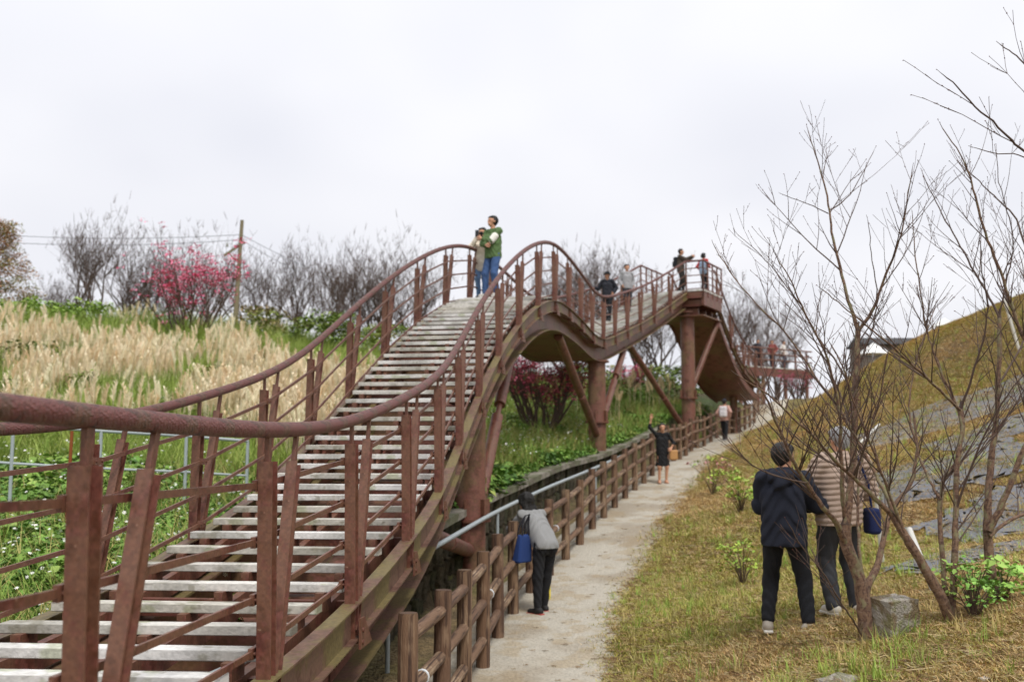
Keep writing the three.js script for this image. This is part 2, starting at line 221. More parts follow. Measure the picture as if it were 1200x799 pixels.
const ibeam = (o, top, dep, w, t) => [[o - w / 2, top], [o + w / 2, top], [o + w / 2, top - t], [o + t / 2, top - t], [o + t / 2, top - dep + t], [o + w / 2, top - dep + t], [o + w / 2, top - dep], [o - w / 2, top - dep], [o - w / 2, top - dep + t], [o - t / 2, top - dep + t], [o - t / 2, top - t], [o - w / 2, top - t]];
const RAIL_H = 1.12, HALF = 0.924, TREAD_HALF = 0.862;
const bolt = new THREE.CylinderGeometry(0.016, 0.018, 0.016, 6).rotateZ(Math.PI / 2).toNonIndexed();
function walkway(root, line, s0, s1, o) {
  const R = rng(o.seed);
  // treads: level planks on three stepped stringers
  const treadGeo = [0, 1, 2, 3].map((i) => { const g = new RoundedBoxGeometry(TREAD_HALF * 2, 0.058, 0.13, 1, 0.007), p = g.attributes.position, n = g.attributes.normal, uv = g.attributes.uv; for (let k = 0; k < p.count; k++) uv.setXY(k, (Math.abs(n.getY(k)) > 0.6 ? p.getZ(k) : p.getY(k) * 1.0) + i * 0.37, p.getX(k) * 0.8 + i * 0.61); return g; });
  const cleat = box(0.06, 0.13, 0.2), RD = [[0, 0.62], [6, 0.62], [7, 0.6], [8.2, 0.53], [11, 0.48], [12.5, 0.38], [16, 0.35], [21, 0.32], [99, 0.32]], runAt = (d) => { let i = 0; while (i < RD.length - 2 && RD[i + 1][0] < d) i++; return lerp(RD[i][1], RD[i + 1][1], (d - RD[i][0]) / (RD[i + 1][0] - RD[i][0])); };
  for (let s = s0 + 0.1; s < s1; s += runAt(Math.max(0, -line.at(s).z))) {
    const c = line.at(s), d = line.dir(s), slope = (line.at(Math.min(s + 0.2, line.len)).y - line.at(Math.max(s - 0.2, 0)).y) / 0.4;
    const t = part('tread', treadGeo[Math.floor(R() * 4)], M.treads[Math.floor(R() * 6)], root); t.position.set(c.x, c.y - 0.028 + (R() - 0.5) * 0.006, c.z); t.rotation.set((R() - 0.5) * 0.03, Math.atan2(-d.x, -d.z) + (R() - 0.5) * 0.008, (R() - 0.5) * 0.008); t.translateX((R() - 0.5) * 0.03);
    if (o.near && s < line.sOfDepth(24)) for (const off of [-0.72, 0.02, 0.72]) { const m = part('tread_cleat', cleat, M.paint, t); m.position.set(off, -0.09, 0.03); }
  }
  const ds = o.ds ?? 0.35;
  for (const off of [-0.72, 0.02, 0.72]) part('stringer', loft(line, rect(off - 0.03, off + 0.03, -0.3, -0.15), s0, s1, ds), M.paint, root);
  for (const e of [-1, 1]) {
    part('side_beam', loft(line, ibeam(e * 0.945, -0.1, 0.24, 0.11, 0.012), s0, s1, ds), M.beam, root);
    const pts = []; for (let i = 0; i <= (s1 - s0) / 0.12; i++) pts.push(line.put(s0 + i * 0.12, e * HALF, RAIL_H)); pts.push(line.put(s1, e * HALF, RAIL_H));
    part('handrail', tube(pts, o.railR ?? 0.041, o.near ? 12 : 8), M.pipe, root);
    const st = []; for (let s = o.post0; s < s1 - 0.2; s += o.step) st.push(s);
    const H = hsec(0.072, 0.1, 0.011), stem = rsec(0.022, 0.042);
    for (const s of st) {
      const d = line.dir(s), side = V(-d.z, 0, d.x), k = (q, v) => line.put(Math.min(q, s1), e * (HALF + 0.055 * 0 + 0.02), v);
      const base = k(s, -0.38), topA = line.put(s, e * HALF, RAIL_H - 0.16);
      const p1 = part('post', merge([prism(H, base, k(s, RAIL_H - 0.17).lerp(topA, 1), side), prism(stem, line.put(s, e * HALF, RAIL_H - 0.22), line.put(s, e * HALF, RAIL_H - 0.03), side)]), M.paint, root);
      if (o.near && s < line.sOfDepth(14)) { // cleats that carry the flat bars, one bolt each
        const cl = []; for (const v of [0.84, 0.56, 0.28, 0.02]) { const q = line.put(s, e * (HALF - 0.048), v), ry = Math.atan2(-d.x, -d.z); cl.push(box(0.022, 0.055, 0.13).rotateY(ry).translate(q.x, q.y, q.z)); for (const w of [-0.04, 0.04]) { const b = line.put(s + w, e * (HALF - 0.048), v); for (const sg of [-1, 1]) cl.push(new THREE.CylinderGeometry(0.009, 0.009, 0.012, 6).rotateZ(Math.PI / 2).translate(sg * 0.016, 0, 0).rotateY(ry).translate(b.x, q.y, b.z)); } }
        part('bar_cleats', merge(cl), M.paint, p1);
      }
      const s2 = s + 0.54, top2 = line.put(Math.min(s2, s1), e * HALF, RAIL_H), low2 = line.put(s + 0.07, e * (HALF + 0.02), 0); low2.y = line.at(s).y - 0.3; const L = top2.clone().sub(low2);
      part('leaning_post', merge([prism(hsec(0.06, 0.085, 0.011), low2, low2.clone().addScaledVector(L, 0.87), side), prism(stem, low2.clone().addScaledVector(L, 0.84), low2.clone().addScaledVector(L, 0.975), side)]), M.paint, root);
      // gusset plate with two bolts at the foot
      const f = new THREE.Matrix4().makeBasis(side, V(0, 1, 0), d.clone().negate()), c = k(s, -0.3), sh = new THREE.Shape([[-0.055, -0.1], [0.3, -0.1], [0.055, 0.1], [-0.055, 0.1]].map((q) => new THREE.Vector2(...q)));
      const pl = new THREE.ExtrudeGeometry(sh, { depth: 0.014, bevelEnabled: false }).rotateY(-Math.PI / 2).rotateY(Math.PI).translate(e * 0.062, 0, 0); 
      const parts = [pl]; if (o.near) for (const y of [-0.06, 0.02]) parts.push(bolt.clone().translate(e * 0.078, y, 0));
      part('bracket', merge(parts).applyMatrix4(f).translate(c.x, c.y, c.z), M.paint, p1);
    }
    // four flat bars between the posts
    const ends = [s0, ...st, s1]; for (const v of [0.84, 0.56, 0.28, 0.02]) for (let i = 0; i < ends.length - 1; i++) { const A = line.put(ends[i], e * (HALF - 0.045), v), B = line.put(ends[i + 1], e * (HALF - 0.045), v); if (A.distanceTo(B) > 0.3) part('rail_bar', prism(rsec(0.014, 0.031), A, B, line.dir(ends[i]).cross(V(0, 1, 0))), M.paint, root); }
  }
  // box girder: webs, wide bottom flange, dark deck pan on top
  for (const e of [-1, 1]) {
    part('girder_web', loft(line, rect(e * 0.74 - 0.012, e * 0.74 + 0.012, -0.7, -0.33), s0, s1, ds), M.girder, root);
    part('girder_flange', loft(line, rect(e > 0 ? 0.62 : -0.9, e > 0 ? 0.9 : -0.62, -0.728, -0.702), s0, s1, ds), M.beam, root);
    part('girder_flange', loft(line, rect(e * 0.74 - 0.12, e * 0.74 + 0.12, -0.352, -0.332), s0, s1, ds), M.beam, root);
  }
  part('girder_soffit', loft(line, rect(-0.615, 0.615, -0.725, -0.706), s0, s1, ds), M.girder, root);
  for (let s = s0 + 0.6; s < s1; s += 1.95) { const A = line.put(s, -0.73, -0.55), B = line.put(s, 0.73, -0.55); part('cross_beam', prism(rsec(0.03, 0.26), A, B, line.dir(s)), M.girder, root); const C = line.put(s, -0.94, -0.24), D = line.put(s, 0.94, -0.24); part('cross_beam', prism(rsec(0.08, 0.12), C, D, line.dir(s)), M.paint, root); }
}
const bridge = thing('wave_bridge', 'rust brown steel footbridge with wavy handrails, pale stair treads and round columns', 'footbridge');
const sP = LINE.sOfDepth(3.55);
walkway(bridge, LINE, 0, LINE.len, { seed: 11, near: true, post0: sP - 1.93, step: 1.93 });
{ // gusset splice plates with rows of bolts on the beam near the stair foot
  for (const d of [7.6, 19.5]) for (const e of [1]) { const s = LINE.sOfDepth(d), list = []; for (let r = 0; r < 4; r++) for (let c = 0; c < 7; c++) { const q = s + c * 0.07, p = LINE.put(q, e * 0.772, -0.4 - r * 0.065); list.push(new THREE.CylinderGeometry(0.014, 0.014, 0.02, 6).rotateZ(Math.PI / 2).translate(p.x, p.y, p.z)); } part('splice_bolts', merge(list), M.paint, bridge).userData.kind = 'stuff'; part('splice_plate', loft(LINE, rect(e * 0.752, e * 0.762, -0.68, -0.37), s - 0.05, s + 0.47, 0.1), M.paint, bridge); }
}
// columns stand under the right girder; two pipe struts lean from the foot of each to the girder
function column(root, line, d, off, foot, fore, aft, r, cap) {
  const s = line.sOfDepth(d), top = line.put(s, off, -0.72), c = foot ?? V(top.x, ground(top.x, top.z) - 0.3, top.z), h = top.y - c.y;
  const col = part('column', tube([V(c.x, c.y, c.z), V(c.x, c.y + h * 0.5, c.z), V(c.x, top.y + 0.02, c.z)], r, 20), M.girder, root);
  const ring = (y, R, t) => moved(new THREE.CylinderGeometry(R, R, t, 24), c.x, y, c.z);
  part('flange', ring(c.y + h * 0.4, r * 1.35, 0.05), M.paint, col); part('flange', ring(top.y - 0.02, r * 1.4, 0.05), M.paint, col);
  for (let k = 0; k < 6; k++) { const a = k * Math.PI / 3 + 0.3, g = box(r * 0.32, 0.3, 0.02).translate(r * 1.15, c.y + h * 0.4 + 0.17, 0).rotateY(a); part('stiffener', g.translate(c.x, 0, c.z), M.paint, col); }
  if (cap) part('cap_beam', prism(hsec(0.24, 0.26, 0.03), line.put(s, -0.85, -0.86), line.put(s, Math.max(0.85, off + 0.2), -0.86), V(0, 1, 0)), M.girder, root);
  const low = V(c.x, c.y + 0.75, c.z);
  for (const [ds, gap] of [[fore, 1], [aft, 0]]) if (ds) {
    const e = line.put(s + ds, off, -0.74), D = e.clone().sub(low), g0 = gap ? 0.6 : 0.45, g1 = gap ? 0.66 : 0.47, a = low.clone().addScaledVector(D.clone().normalize(), r * 0.7);
    const pt = (t) => low.clone().addScaledVector(D, t);
    part('strut', merge([tube([a, pt(g0)], 0.105, 12), tube([pt(g1), pt(0.985)], 0.105, 12), tube([pt(g0 - 0.02), pt(g1 + 0.02)], 0.05, 8)]), M.paint, root);
  }
}
column(bridge, LINE, 16.7, 0.55, null, 3.6, -4.6, 0.24);
column(bridge, LINE, 30.2, 0.75, null, 4.3, -6.2, 0.25);
// viewing platform at the far end, its own railing and the stair that leaves it
const endP = LINE.at(LINE.len), endD = LINE.dir(LINE.len), endN = V(-endD.z, 0, endD.x);
const pf = (f, r, y) => endP.clone().addScaledVector(endD, f).addScaledVector(endN, r).add(V(0, y, 0));
{
  const basis = new THREE.Matrix4().makeBasis(endN, V(0, 1, 0), endD.clone().negate());
  const slab = (f0, f1, r0, r1, y0, y1, m, name) => { const c = pf((f0 + f1) / 2, (r0 + r1) / 2, (y0 + y1) / 2); return part(name, box(r1 - r0, y1 - y0, f1 - f0).applyMatrix4(basis).translate(c.x, c.y, c.z), m, bridge); };
  for (let i = 0; i < 15; i++) slab(0.02 + i * 0.162, 0.165 + i * 0.162, -0.95, 1.62, -0.05, 0, M.treads[i % 3], 'deck_plank');
  for (const [y0, y1, f] of [[-0.32, -0.06, 0.04], [-0.62, -0.36, 0.16], [-0.95, -0.68, 0.3]]) for (const ff of [f, 1.2, 2.3 - f]) slab(ff, ff + 0.1, -0.95 + f, 1.6 - f, y0, y1, M.paint, 'platform_beam');
  for (const r of [-0.93, 0.4, 1.48]) slab(0.1, 2.4, r, r + 0.12, -0.6, -0.07, M.paint, 'platform_beam');
  slab(0.1, 2.4, -0.9, 1.58, -1.0, -0.96, M.girder, 'platform_soffit');
  const run = (a, b) => { const n = Math.max(1, Math.round(a.distanceTo(b) / 0.62)); for (let i = 0; i <= n; i++) { const p = a.clone().lerp(b, i / n); part('platform_post', prism(rsec(0.05, 0.06), p.clone().add(V(0, -0.25, 0)), p.clone().add(V(0, RAIL_H, 0)), endN), M.paint, bridge); } part('platform_handrail', tube([a.clone().add(V(0, RAIL_H, 0)), b.clone().add(V(0, RAIL_H, 0))], 0.04, 8), M.pipe, bridge); for (const v of [0.84, 0.56, 0.28, 0.04]) part('rail_bar', prism(rsec(0.014, 0.036), a.clone().add(V(0, v, 0)), b.clone().add(V(0, v, 0)), V(0, 1, 0).cross(b.clone().sub(a))), M.paint, bridge); };
  run(pf(0.03, HALF, 0), pf(0.03, 1.6, 0)); run(pf(0.03, 1.6, 0), pf(2.42, 1.6, 0)); run(pf(0, -HALF, 0), pf(2.42, -HALF, 0));
  const q = []; for (const [f, r, y] of [[2.46, 0.35, 0], [2.9, 0.32, -0.15], [4.2, 0.3, -1.05], [5.6, 0.3, -1.95], [7.2, 0.3, -2.6], [9, 0.3, -2.95]]) q.push(pf(f, r, y));
  const L2 = new Line3(new THREE.CatmullRomCurve3(q).getPoints(80));
  walkway(bridge, L2, 0, L2.len, { seed: 12, post0: 0.4, step: 1.9, ds: 0.6, run: 0.42 });
  part('stair_soffit', loft(L2, rect(-0.95, 0.95, -0.92, -0.86), 0, L2.len, 0.6), M.girder, bridge);
  for (const e of [-0.98, 0.98]) part('soffit_edge', loft(L2, rect(e - 0.03, e + 0.03, -1.0, -0.72), 0, L2.len, 0.6), M.paint, bridge);
  { // far viewing deck on the hill behind
    const fd = thing('viewing_deck', 'distant brown viewing deck with railings on the hillside beyond the stair', 'deck'), A = P(862, 428, 62), B = P(950, 428, 66), D = B.clone().sub(A); D.y = 0; const len = D.length(); D.normalize(); B.y = A.y; const n = V(-D.z, 0, D.x);
    for (let i = 0; i < 14; i++) part('plank', prism(rsec(0.05, 0.26), A.clone().addScaledVector(n, -i * 0.28), B.clone().addScaledVector(n, -i * 0.28), V(0, 1, 0)), M.treads[i % 3], fd);
    for (const o of [0.12, -3.7]) { for (let x = 0; x <= len; x += 1.05) { const p = A.clone().addScaledVector(D, x).addScaledVector(n, o); part('post', prism(rsec(0.09, 0.09), p.clone().add(V(0, -0.3, 0)), p.clone().add(V(0, 1.15, 0)), D), M.paint, fd); } for (const v of [1.15, 0.8, 0.45]) part('rail', tube([A.clone().addScaledVector(n, o).add(V(0, v, 0)), B.clone().addScaledVector(n, o).add(V(0, v, 0))], 0.045, 6), M.paint, fd); }
    part('fascia', prism(rsec(0.5, 0.1), A.clone().addScaledVector(n, 0.1).add(V(0, -0.3, 0)), B.clone().addScaledVector(n, 0.1).add(V(0, -0.3, 0)), V(0, 1, 0)), M.paint, fd);
    for (let x = 0.4; x < len; x += 2) { const p = A.clone().addScaledVector(D, x); part('leg', tube([V(p.x, ground(p.x, p.z) - 0.2, p.z), p], 0.12, 8), M.girder, fd); }
  }
  const c3 = pf(0.5, 0.78, 0); column(bridge, LINE, 40.9, 0.5, V(c3.x, ground(c3.x, c3.z) - 0.3, c3.z), 0, -5.6, 0.27);
  part('strut', tube([V(c3.x, c3.y - 4.1, c3.z), pf(2.3, 1.45, -1)], 0.11, 10), M.paint, bridge);
for (const s of [5.8]) { const a = L2.put(s, 0, -0.7); part('column', tube([V(a.x, Math.min(a.y - 0.4, ground(a.x, a.z) - 0.3), a.z), a], 0.17, 12), M.girder, bridge); }
}

// ---------------------------------------------------------------- log fence, wall, pipes
{
  const f = thing('log_fence', 'brown log style post and rail fence along the left edge of the footpath', 'fence'), R = rng(21), sts = [];
  const px = [7.5, 8.8, 10, 11.2, 12.5, 13.9]; for (const d of px) sts.push(d); for (let d = 15.35; d < 57; d += 1.42) sts.push(d);
  const post = (i) => { const pts = [V(0, -0.25, 0), V(0, 0.4, 0), V(0, 0.8, 0), V(0, 1.17, 0), V(0, 1.185, 0)]; return tube(pts, (t) => (t > 0.99 ? 0.062 : 0.072) * (1 + 0.04 * Math.sin(t * 7 + i)), 14); };
  const pg = [0, 1, 2].map(post);
  const tops = sts.map((d, i) => { const p = G(fenceX(d), d); const m = part('post', pg[i % 3], M.fence[i % 3], f); m.position.copy(p); m.rotation.set((R() - 0.5) * 0.03, R() * 6, (R() - 0.5) * 0.03); return p; });
  for (let i = 0; i < tops.length - 1; i++) for (const h of [1.02, 0.66, 0.3]) { const a = tops[i].clone().add(V(0, h + (R() - 0.5) * 0.02, 0)), b = tops[i + 1].clone().add(V(0, h + (R() - 0.5) * 0.02, 0)), D = b.clone().sub(a).normalize(); a.addScaledVector(D, 0.04); b.addScaledVector(D, -0.04); const r = part('rail', tube([a, a.clone().lerp(b, 0.35), a.clone().lerp(b, 0.7), b], 0.05, 10), M.fence[(i + Math.round(h * 3)) % 3], f);
    if ((i === 0 && h === 0.66) || (i === 3 && h === 0.66) || (i === 7 && h === 0.66)) { const c = a.clone().lerp(b, 0.35); part('white_band', tube([c, c.clone().addScaledVector(D, 0.035)], 0.056, 12), std({ color: 0xdfe3e6, roughness: 0.5 }), r); } }
}
{ // stone retaining wall with a concrete kerb on top
  const w = thing('retaining_wall', 'low mossy stone retaining wall with concrete kerb running behind the log fence', 'wall'), R = rng(31);
  const stoneMats = [0xb0a68c, 0x9a907a, 0xc0b69c, 0x8f9468].map((c) => std({ color: c, map: rep(M.concrete.map, 1.3), bumpMap: rep(pitBump, 3), bumpScale: 0.02, roughness: 1 }));
  const stones = [0, 1, 2, 3, 4].map((i) => { const g = new RoundedBoxGeometry(1, 1, 1, 1, 0.16), p = g.attributes.position; for (let k = 0; k < p.count; k++) p.setXYZ(k, p.getX(k) + (hash(Math.round(p.getX(k) * 40), Math.round(p.getY(k) * 40), i + Math.round(p.getZ(k) * 40)) - 0.5) * 0.16, p.getY(k) + (hash(Math.round(p.getY(k) * 40), i, Math.round(p.getX(k) * 40)) - 0.5) * 0.16, p.getZ(k)); g.computeVertexNormals(); return g; });
  const pts = []; for (let d = 9; d < 40; d += 0.4) pts.push(d);
  const dirAt = (d) => V(wallX(d + 0.3) - wallX(d - 0.3), 0, -0.6).normalize();
  let n = 0; for (let d = 9.2; d < 31 && n < 290;) { const len = 0.26 + R() * 0.22, x = wallX(d), top = EYE + Math.max(hL(x - 0.25, d), hR(x, d) + 0.25), bot = EYE + hR(x + 0.2, d) - 0.1, rows = Math.max(1, Math.round((top - bot) / 0.3)), D = dirAt(d);
    for (let k = 0; k < rows; k++) { const m = part('stone', stones[Math.floor(R() * 5)], stoneMats[Math.floor(R() * 4)], w), hh = (top - bot) / rows; m.scale.set(0.3, hh * 0.97, len * (0.9 + R() * 0.06)); m.position.set(x - 0.02 + (R() - 0.5) * 0.05, bot + (k + 0.5) * hh, -d - len / 2 * (k % 2 ? 0.55 : 1.2)); m.rotation.y = Math.atan2(-D.x, -D.z); n++; } d += len; }
  const kp = [], uv = [], idx = []; let r = 0; for (const d of pts) { const x = wallX(d), y = EYE + Math.max(hL(x - 0.25, d), hR(x, d) + 0.25), s = [[-0.2, 0.05], [0.17, 0.05], [0.17, -0.06], [-0.2, -0.06]]; s.forEach(([a, b], k) => { kp.push(x + a, y + b, -d); uv.push(k * 0.2, d); }); if (r) for (let k = 0; k < 3; k++) { const a = r * 4 + k; idx.push(a - 4, a - 3, a, a, a - 3, a + 1); } r++; }
  const kg = geom(kp, uv, idx).toNonIndexed(); kg.computeVertexNormals(); part('kerb', kg, M.concrete, w);
}
const pvc = std({ color: 0xa3acae, roughness: 0.45 }), rustM = std({ color: 0x8a4a22, roughness: 0.9 });
{
  const pts = [P(150, 830, 6.2), P(262, 786, 7), P(330, 745, 8.3), P(455, 672, 11), P(530, 629, 13.8), P(583, 599, 17), P(640, 572, 20.5), P(698, 548, 25), P(745, 527, 29)];
  const c = thing('conduit_pipe', 'pale grey metal pipe rail running between the fence and the stone wall', 'pipe rail');
  part('pipe', tube(new THREE.CatmullRomCurve3(pts).getPoints(60), 0.032, 10), pvc, c);
  for (const k of [1, 3, 5, 7]) { const p = pts[k]; part('pipe_leg', tube([V(p.x, ground(p.x, p.z) - 0.1, p.z), p], 0.024, 8), pvc, c); }
}
{
  const pts = [P(-60, 492, 14), P(15, 498, 14), P(118, 505, 14.4), P(218, 511, 15), P(290, 517, 15.6)], c = thing('pipe_railing', 'thin white pipe railing standing in the flowering weeds left of the stairs', 'railing');
  part('rail', tube(pts, 0.024, 8), pvc, c); part('rail', tube(pts.map((p) => p.clone().add(V(0, -0.5, 0))), 0.018, 8), pvc, c);
  for (const p of pts) part('post', tube([V(p.x, ground(p.x, p.z) - 0.1, p.z), p], 0.024, 8), pvc, c);
  const s = P(81, 505, 13.5); single('rusty_stake', tube([V(s.x, ground(s.x, s.z) - 0.1, s.z), s.clone().add(V(0.03, 0, 0))], 0.022, 6), rustM, 'thin orange rusty stake standing in the weeds by the white pipe railing', 'stake');
}
// ---------------------------------------------------------------- ground vegetation (uncountable: stuff)
const ivar = (base, r, k) => { const c = new THREE.Color(base); const a = 1 + (r() - 0.5) * k; return c.setRGB(c.r * a * (1 + (r() - 0.5) * k * 0.6), c.g * a, c.b * a); };
function scatter(name, geo, mat, items, label, category) {
  const m = new THREE.InstancedMesh(geo, mat, items.length), o = new THREE.Object3D(); items.forEach((t, i) => { o.position.copy(t.p); o.rotation.set(t.tx ?? 0, t.r, t.tz ?? 0); o.scale.set(t.w ?? t.s, t.s, t.w ?? t.s); o.updateMatrix(); m.setMatrixAt(i, o.matrix); m.setColorAt(i, t.c); });
  m.name = numbered(name); m.castShadow = m.receiveShadow = true; tag(m, label, category, undefined, 'stuff'); scene.add(m); return m;
}
function blades(n, seed, h, spread, width, bend) { // a tuft of tapering bent blades
  const R = rng(seed), pos = [], uv = [], idx = [];
  for (let i = 0; i < n; i++) { const a = R() * 6.283, r = spread * Math.sqrt(R()), bx = Math.cos(a * 3.1) * r, bz = Math.sin(a * 3.1) * r, hh = h * (0.5 + 0.6 * R()), b = bend * (0.3 + R()), sx = -Math.sin(a) * width / 2, sz = Math.cos(a) * width / 2, k = pos.length / 3, S = 3;
    for (let j = 0; j <= S; j++) { const t = j / S, x = bx + Math.cos(a) * b * t * t, z = bz + Math.sin(a) * b * t * t, y = hh * (t - 0.25 * b / h * t * t * 0.6), w = 1 - t * 0.9; pos.push(x - sx * w, y, z - sz * w, x + sx * w, y, z + sz * w); uv.push(0, t, 1, t); if (j) { const q = k + j * 2; idx.push(q - 2, q - 1, q, q - 1, q + 1, q); } } }
  return geom(pos, uv, idx);
}
function leafBall(n, seed, R0, leaf, up = 0.4) { // leaf faces spread through a clump
  const R = rng(seed), pos = [], uv = [], idx = [];
  for (let i = 0; i < n; i++) { const d = V(R() * 2 - 1, R() * 1.3 - 0.25, R() * 2 - 1).normalize(), c = d.clone().multiplyScalar(R0 * Math.cbrt(0.15 + 0.85 * R())); c.y = Math.abs(c.y) * 0.9; const nrm = V(R() - 0.5, R() * up + up, R() - 0.5).normalize(), t = V(R() - 0.5, (R() - 0.5) * 0.6, R() - 0.5).cross(nrm).normalize(), b = nrm.clone().cross(t), L = leaf * (0.6 + 0.8 * R()), k = pos.length / 3;
    for (const [u, v, e] of [[0, 0, 0], [0.45, 0.42, 0.08], [1, 0, -0.1], [0.45, -0.42, 0.08]]) { const p = c.clone().addScaledVector(t, u * L).addScaledVector(b, v * L).addScaledVector(nrm, e * L); pos.push(p.x, p.y, p.z); uv.push(u, v); } idx.push(k, k + 1, k + 2, k, k + 2, k + 3); }
  return geom(pos, uv, idx);
}
const grassM = std({ color: 0xffffff, roughness: 0.9 });
const leafM = std({ color: 0xffffff, roughness: 0.75 });
const inView = (p, m = 30) => { const c = p.clone().sub(camera.position), zc = -c.z * Math.cos(PITCH) + c.y * Math.sin(PITCH), x = CX + FPX * c.x / zc, y = CY - FPX * (c.y * Math.cos(PITCH) + c.z * Math.sin(PITCH)) / zc; return zc > 0.5 && x > -m && x < 1200 + m && y < 799 + m * 2.5; };
{ // short dry and mossy turf on the right slope
  const R = rng(41), small = [], longer = [];
  const cols = ['#bd9f66', '#c9a970', '#a39a4a', '#b2ac56', '#d4b988', '#938f44'];
  for (let i = 0; i < 215000; i++) {
    const q = R(), d = 4.5 + 48 * Math.pow(q, 2.1), x0 = fenceX(Math.min(d, 58)) + 1.1, x = x0 + R() * (d * 0.52 + 2.5 - x0), p = G(x, d); if (x < x0 || !inView(p)) continue;
    const edge = x - x0, n = fbm(x * 0.5 + 7, d * 0.5, 4, 0, 41), g = 0.95 * smooth(0.38, 0.56, n * 0.75 + 0.25 * R()) * lerp(1, 0.5, smooth(13, 26, d)); if (edge < 0.45 && R() > edge / 0.45 * 0.6 + 0.08) continue;
    const c = ivar(g > R() ? cols[2 + Math.floor(R() * 2) + (R() < 0.2 ? 2 : 0)] ?? cols[3] : cols[[0, 1, 4][Math.floor(R() * 3)]], R, 0.35);
    const lod = 1 + d * 0.035; small.push({ p, r: R() * 6.28, s: (0.55 + 0.7 * R()) * (0.7 + 0.5 * fbm(x * 1.3, d * 1.3, 2, 0, 77)) * Math.min(1.5, lod), w: lod * (0.8 + 0.5 * R()), c });
    if (R() < 0.02 * (n > 0.5 ? 1.6 : 0.4)) longer.push({ p, r: R() * 6.28, s: 0.6 + R() * 0.8, c: ivar(R() < 0.6 ? '#93a84c' : '#b3a468', R, 0.3) });
  }
  scatter('short_grass', blades(8, 1, 0.042, 0.08, 0.007, 0.05), grassM, small, 'short dry yellow green turf on the slope right of the footpath', 'grass');
  scatter('grass_tufts', blades(12, 2, 0.17, 0.05, 0.008, 0.1), grassM, longer, 'longer green grass tufts scattered over the right slope', 'grass');
  // dry litter: curled straw lying flat
  const lit = []; for (let i = 0; i < 26000; i++) { const d = 5 + 26 * Math.pow(R(), 1.7), x0 = fenceX(d) + 1.25, x = x0 + R() * (d * 0.5 + 2 - x0); if (x < x0) continue; const p = G(x, d); if (!inView(p)) continue; p.y += 0.012; lit.push({ p, r: R() * 6.28, tx: (R() - 0.5) * 0.5, s: 0.6 + R() * 0.9, c: ivar(R() < 0.5 ? '#a58b61' : R() < 0.6 ? '#7b5f3f' : '#c1ad84', R, 0.35) }); }
  for (let i = 0; i < 160; i++) { const d = 8 + 24 * Math.pow(R(), 1.5), f = fenceX(d), x = f + 1.5 * Math.pow(R(), 0.45), p = G(x, d); p.y += 0.026; lit.push({ p, r: R() * 6.28, s: 0.35 + R() * 0.4, c: ivar(R() < 0.5 ? '#8a7048' : '#6f5a3c', R, 0.35) }); }
  const lg = []; const RR = rng(5); for (let i = 0; i < 4; i++) lg.push(tube([V((RR() - 0.5) * 0.1, 0, (RR() - 0.5) * 0.1), V((RR() - 0.5) * 0.12, 0.012, (RR() - 0.5) * 0.12), V((RR() - 0.5) * 0.2, 0.004, (RR() - 0.5) * 0.2)], 0.0028, 3, false));
  scatter('straw_litter', merge(lg), grassM, lit, 'dry straw and dead leaf litter lying on the turf', 'litter');
}
{ // flowering weeds left of and under the bridge
  const R = rng(43), weeds = [], fl = [], low = [];
  for (let i = 0; i < 90000; i++) {
    const d = 5.5 + 44 * Math.pow(R(), 1.5), w = wallX(Math.min(d, 56)), x = w - 0.25 - R() * (d * 0.56 + 1.5 + w); if (x > w - 0.25) continue; const p = G(x, d); if (!inView(p, 40)) continue;
    const n = fbm(x * 0.45, d * 0.45, 3, 0, 44), hill = smooth(19, 23, d + (x + 6) * 0.4), near = d < 20;
    if (x > -6 + (d - 9) * 0.55 && d < 20 && x > -2.9 + (d - 7) * 0.12 && R() < 0.75) continue; // thin below the stairs
    const lod = 1 + d * 0.006, s = (0.25 + 1.7 * n * n + 0.5 * fbm(x * 1.1 + 4, d * 1.1, 2, 0, 46)) * lod * (0.7 + 0.5 * R());
    weeds.push({ p, r: R() * 6.28, s: s * (hill > 0.5 ? 0.85 : 1), c: ivar(R() < 0.45 ? '#5f822f' : R() < 0.6 ? '#789a3e' : R() < 0.5 ? '#486a27' : '#93a450', R, 0.45) });
    if (R() < (near ? 0.06 : x > -2 && d < 34 ? 0.1 : 0.012)) for (let k = 0; k < 1; k++) fl.push({ p: p.clone().add(V((R() - 0.5) * 0.4, 0.3 * s + 0.12 + R() * 0.1, (R() - 0.5) * 0.4)), r: R() * 6.28, tx: (R() - 0.5) * 1.4, tz: (R() - 0.5) * 1.4, s: 0.55 + R() * 0.45, c: ivar('#f4f3ec', R, 0.1) });
    if (R() < (near ? 0.07 : 0.25)) low.push({ p, r: R() * 6.28, s: (0.7 + R()) * lod, c: ivar(R() < 0.6 ? '#7c9440' : '#a3985c', R, 0.35) });
  }
  scatter('leafy_weeds', leafBall(48, 3, 0.32, 0.078), leafM, weeds, 'bright green leafy weeds covering the bank left of the bridge', 'weeds');
  scatter('bank_grass', blades(14, 4, 0.42, 0.12, 0.013, 0.25), grassM, low, 'green grass growing through the weeds on the bank', 'grass');
  const pet = []; for (let k = 0; k < 6; k++) { const a = k / 6 * 6.283; pet.push(geom([0, 0.004, 0, Math.cos(a - 0.36) * 0.02, 0.006, Math.sin(a - 0.36) * 0.02, Math.cos(a) * 0.027, 0.002, Math.sin(a) * 0.027, Math.cos(a + 0.36) * 0.02, 0.006, Math.sin(a + 0.36) * 0.02], [0, 0, 1, 0, 1, 1, 0, 1], [0, 1, 2, 0, 2, 3])); }
  scatter('wildflowers', merge(pet), leafM, fl, 'small white wildflowers dotted over the green weeds', 'flowers');
}
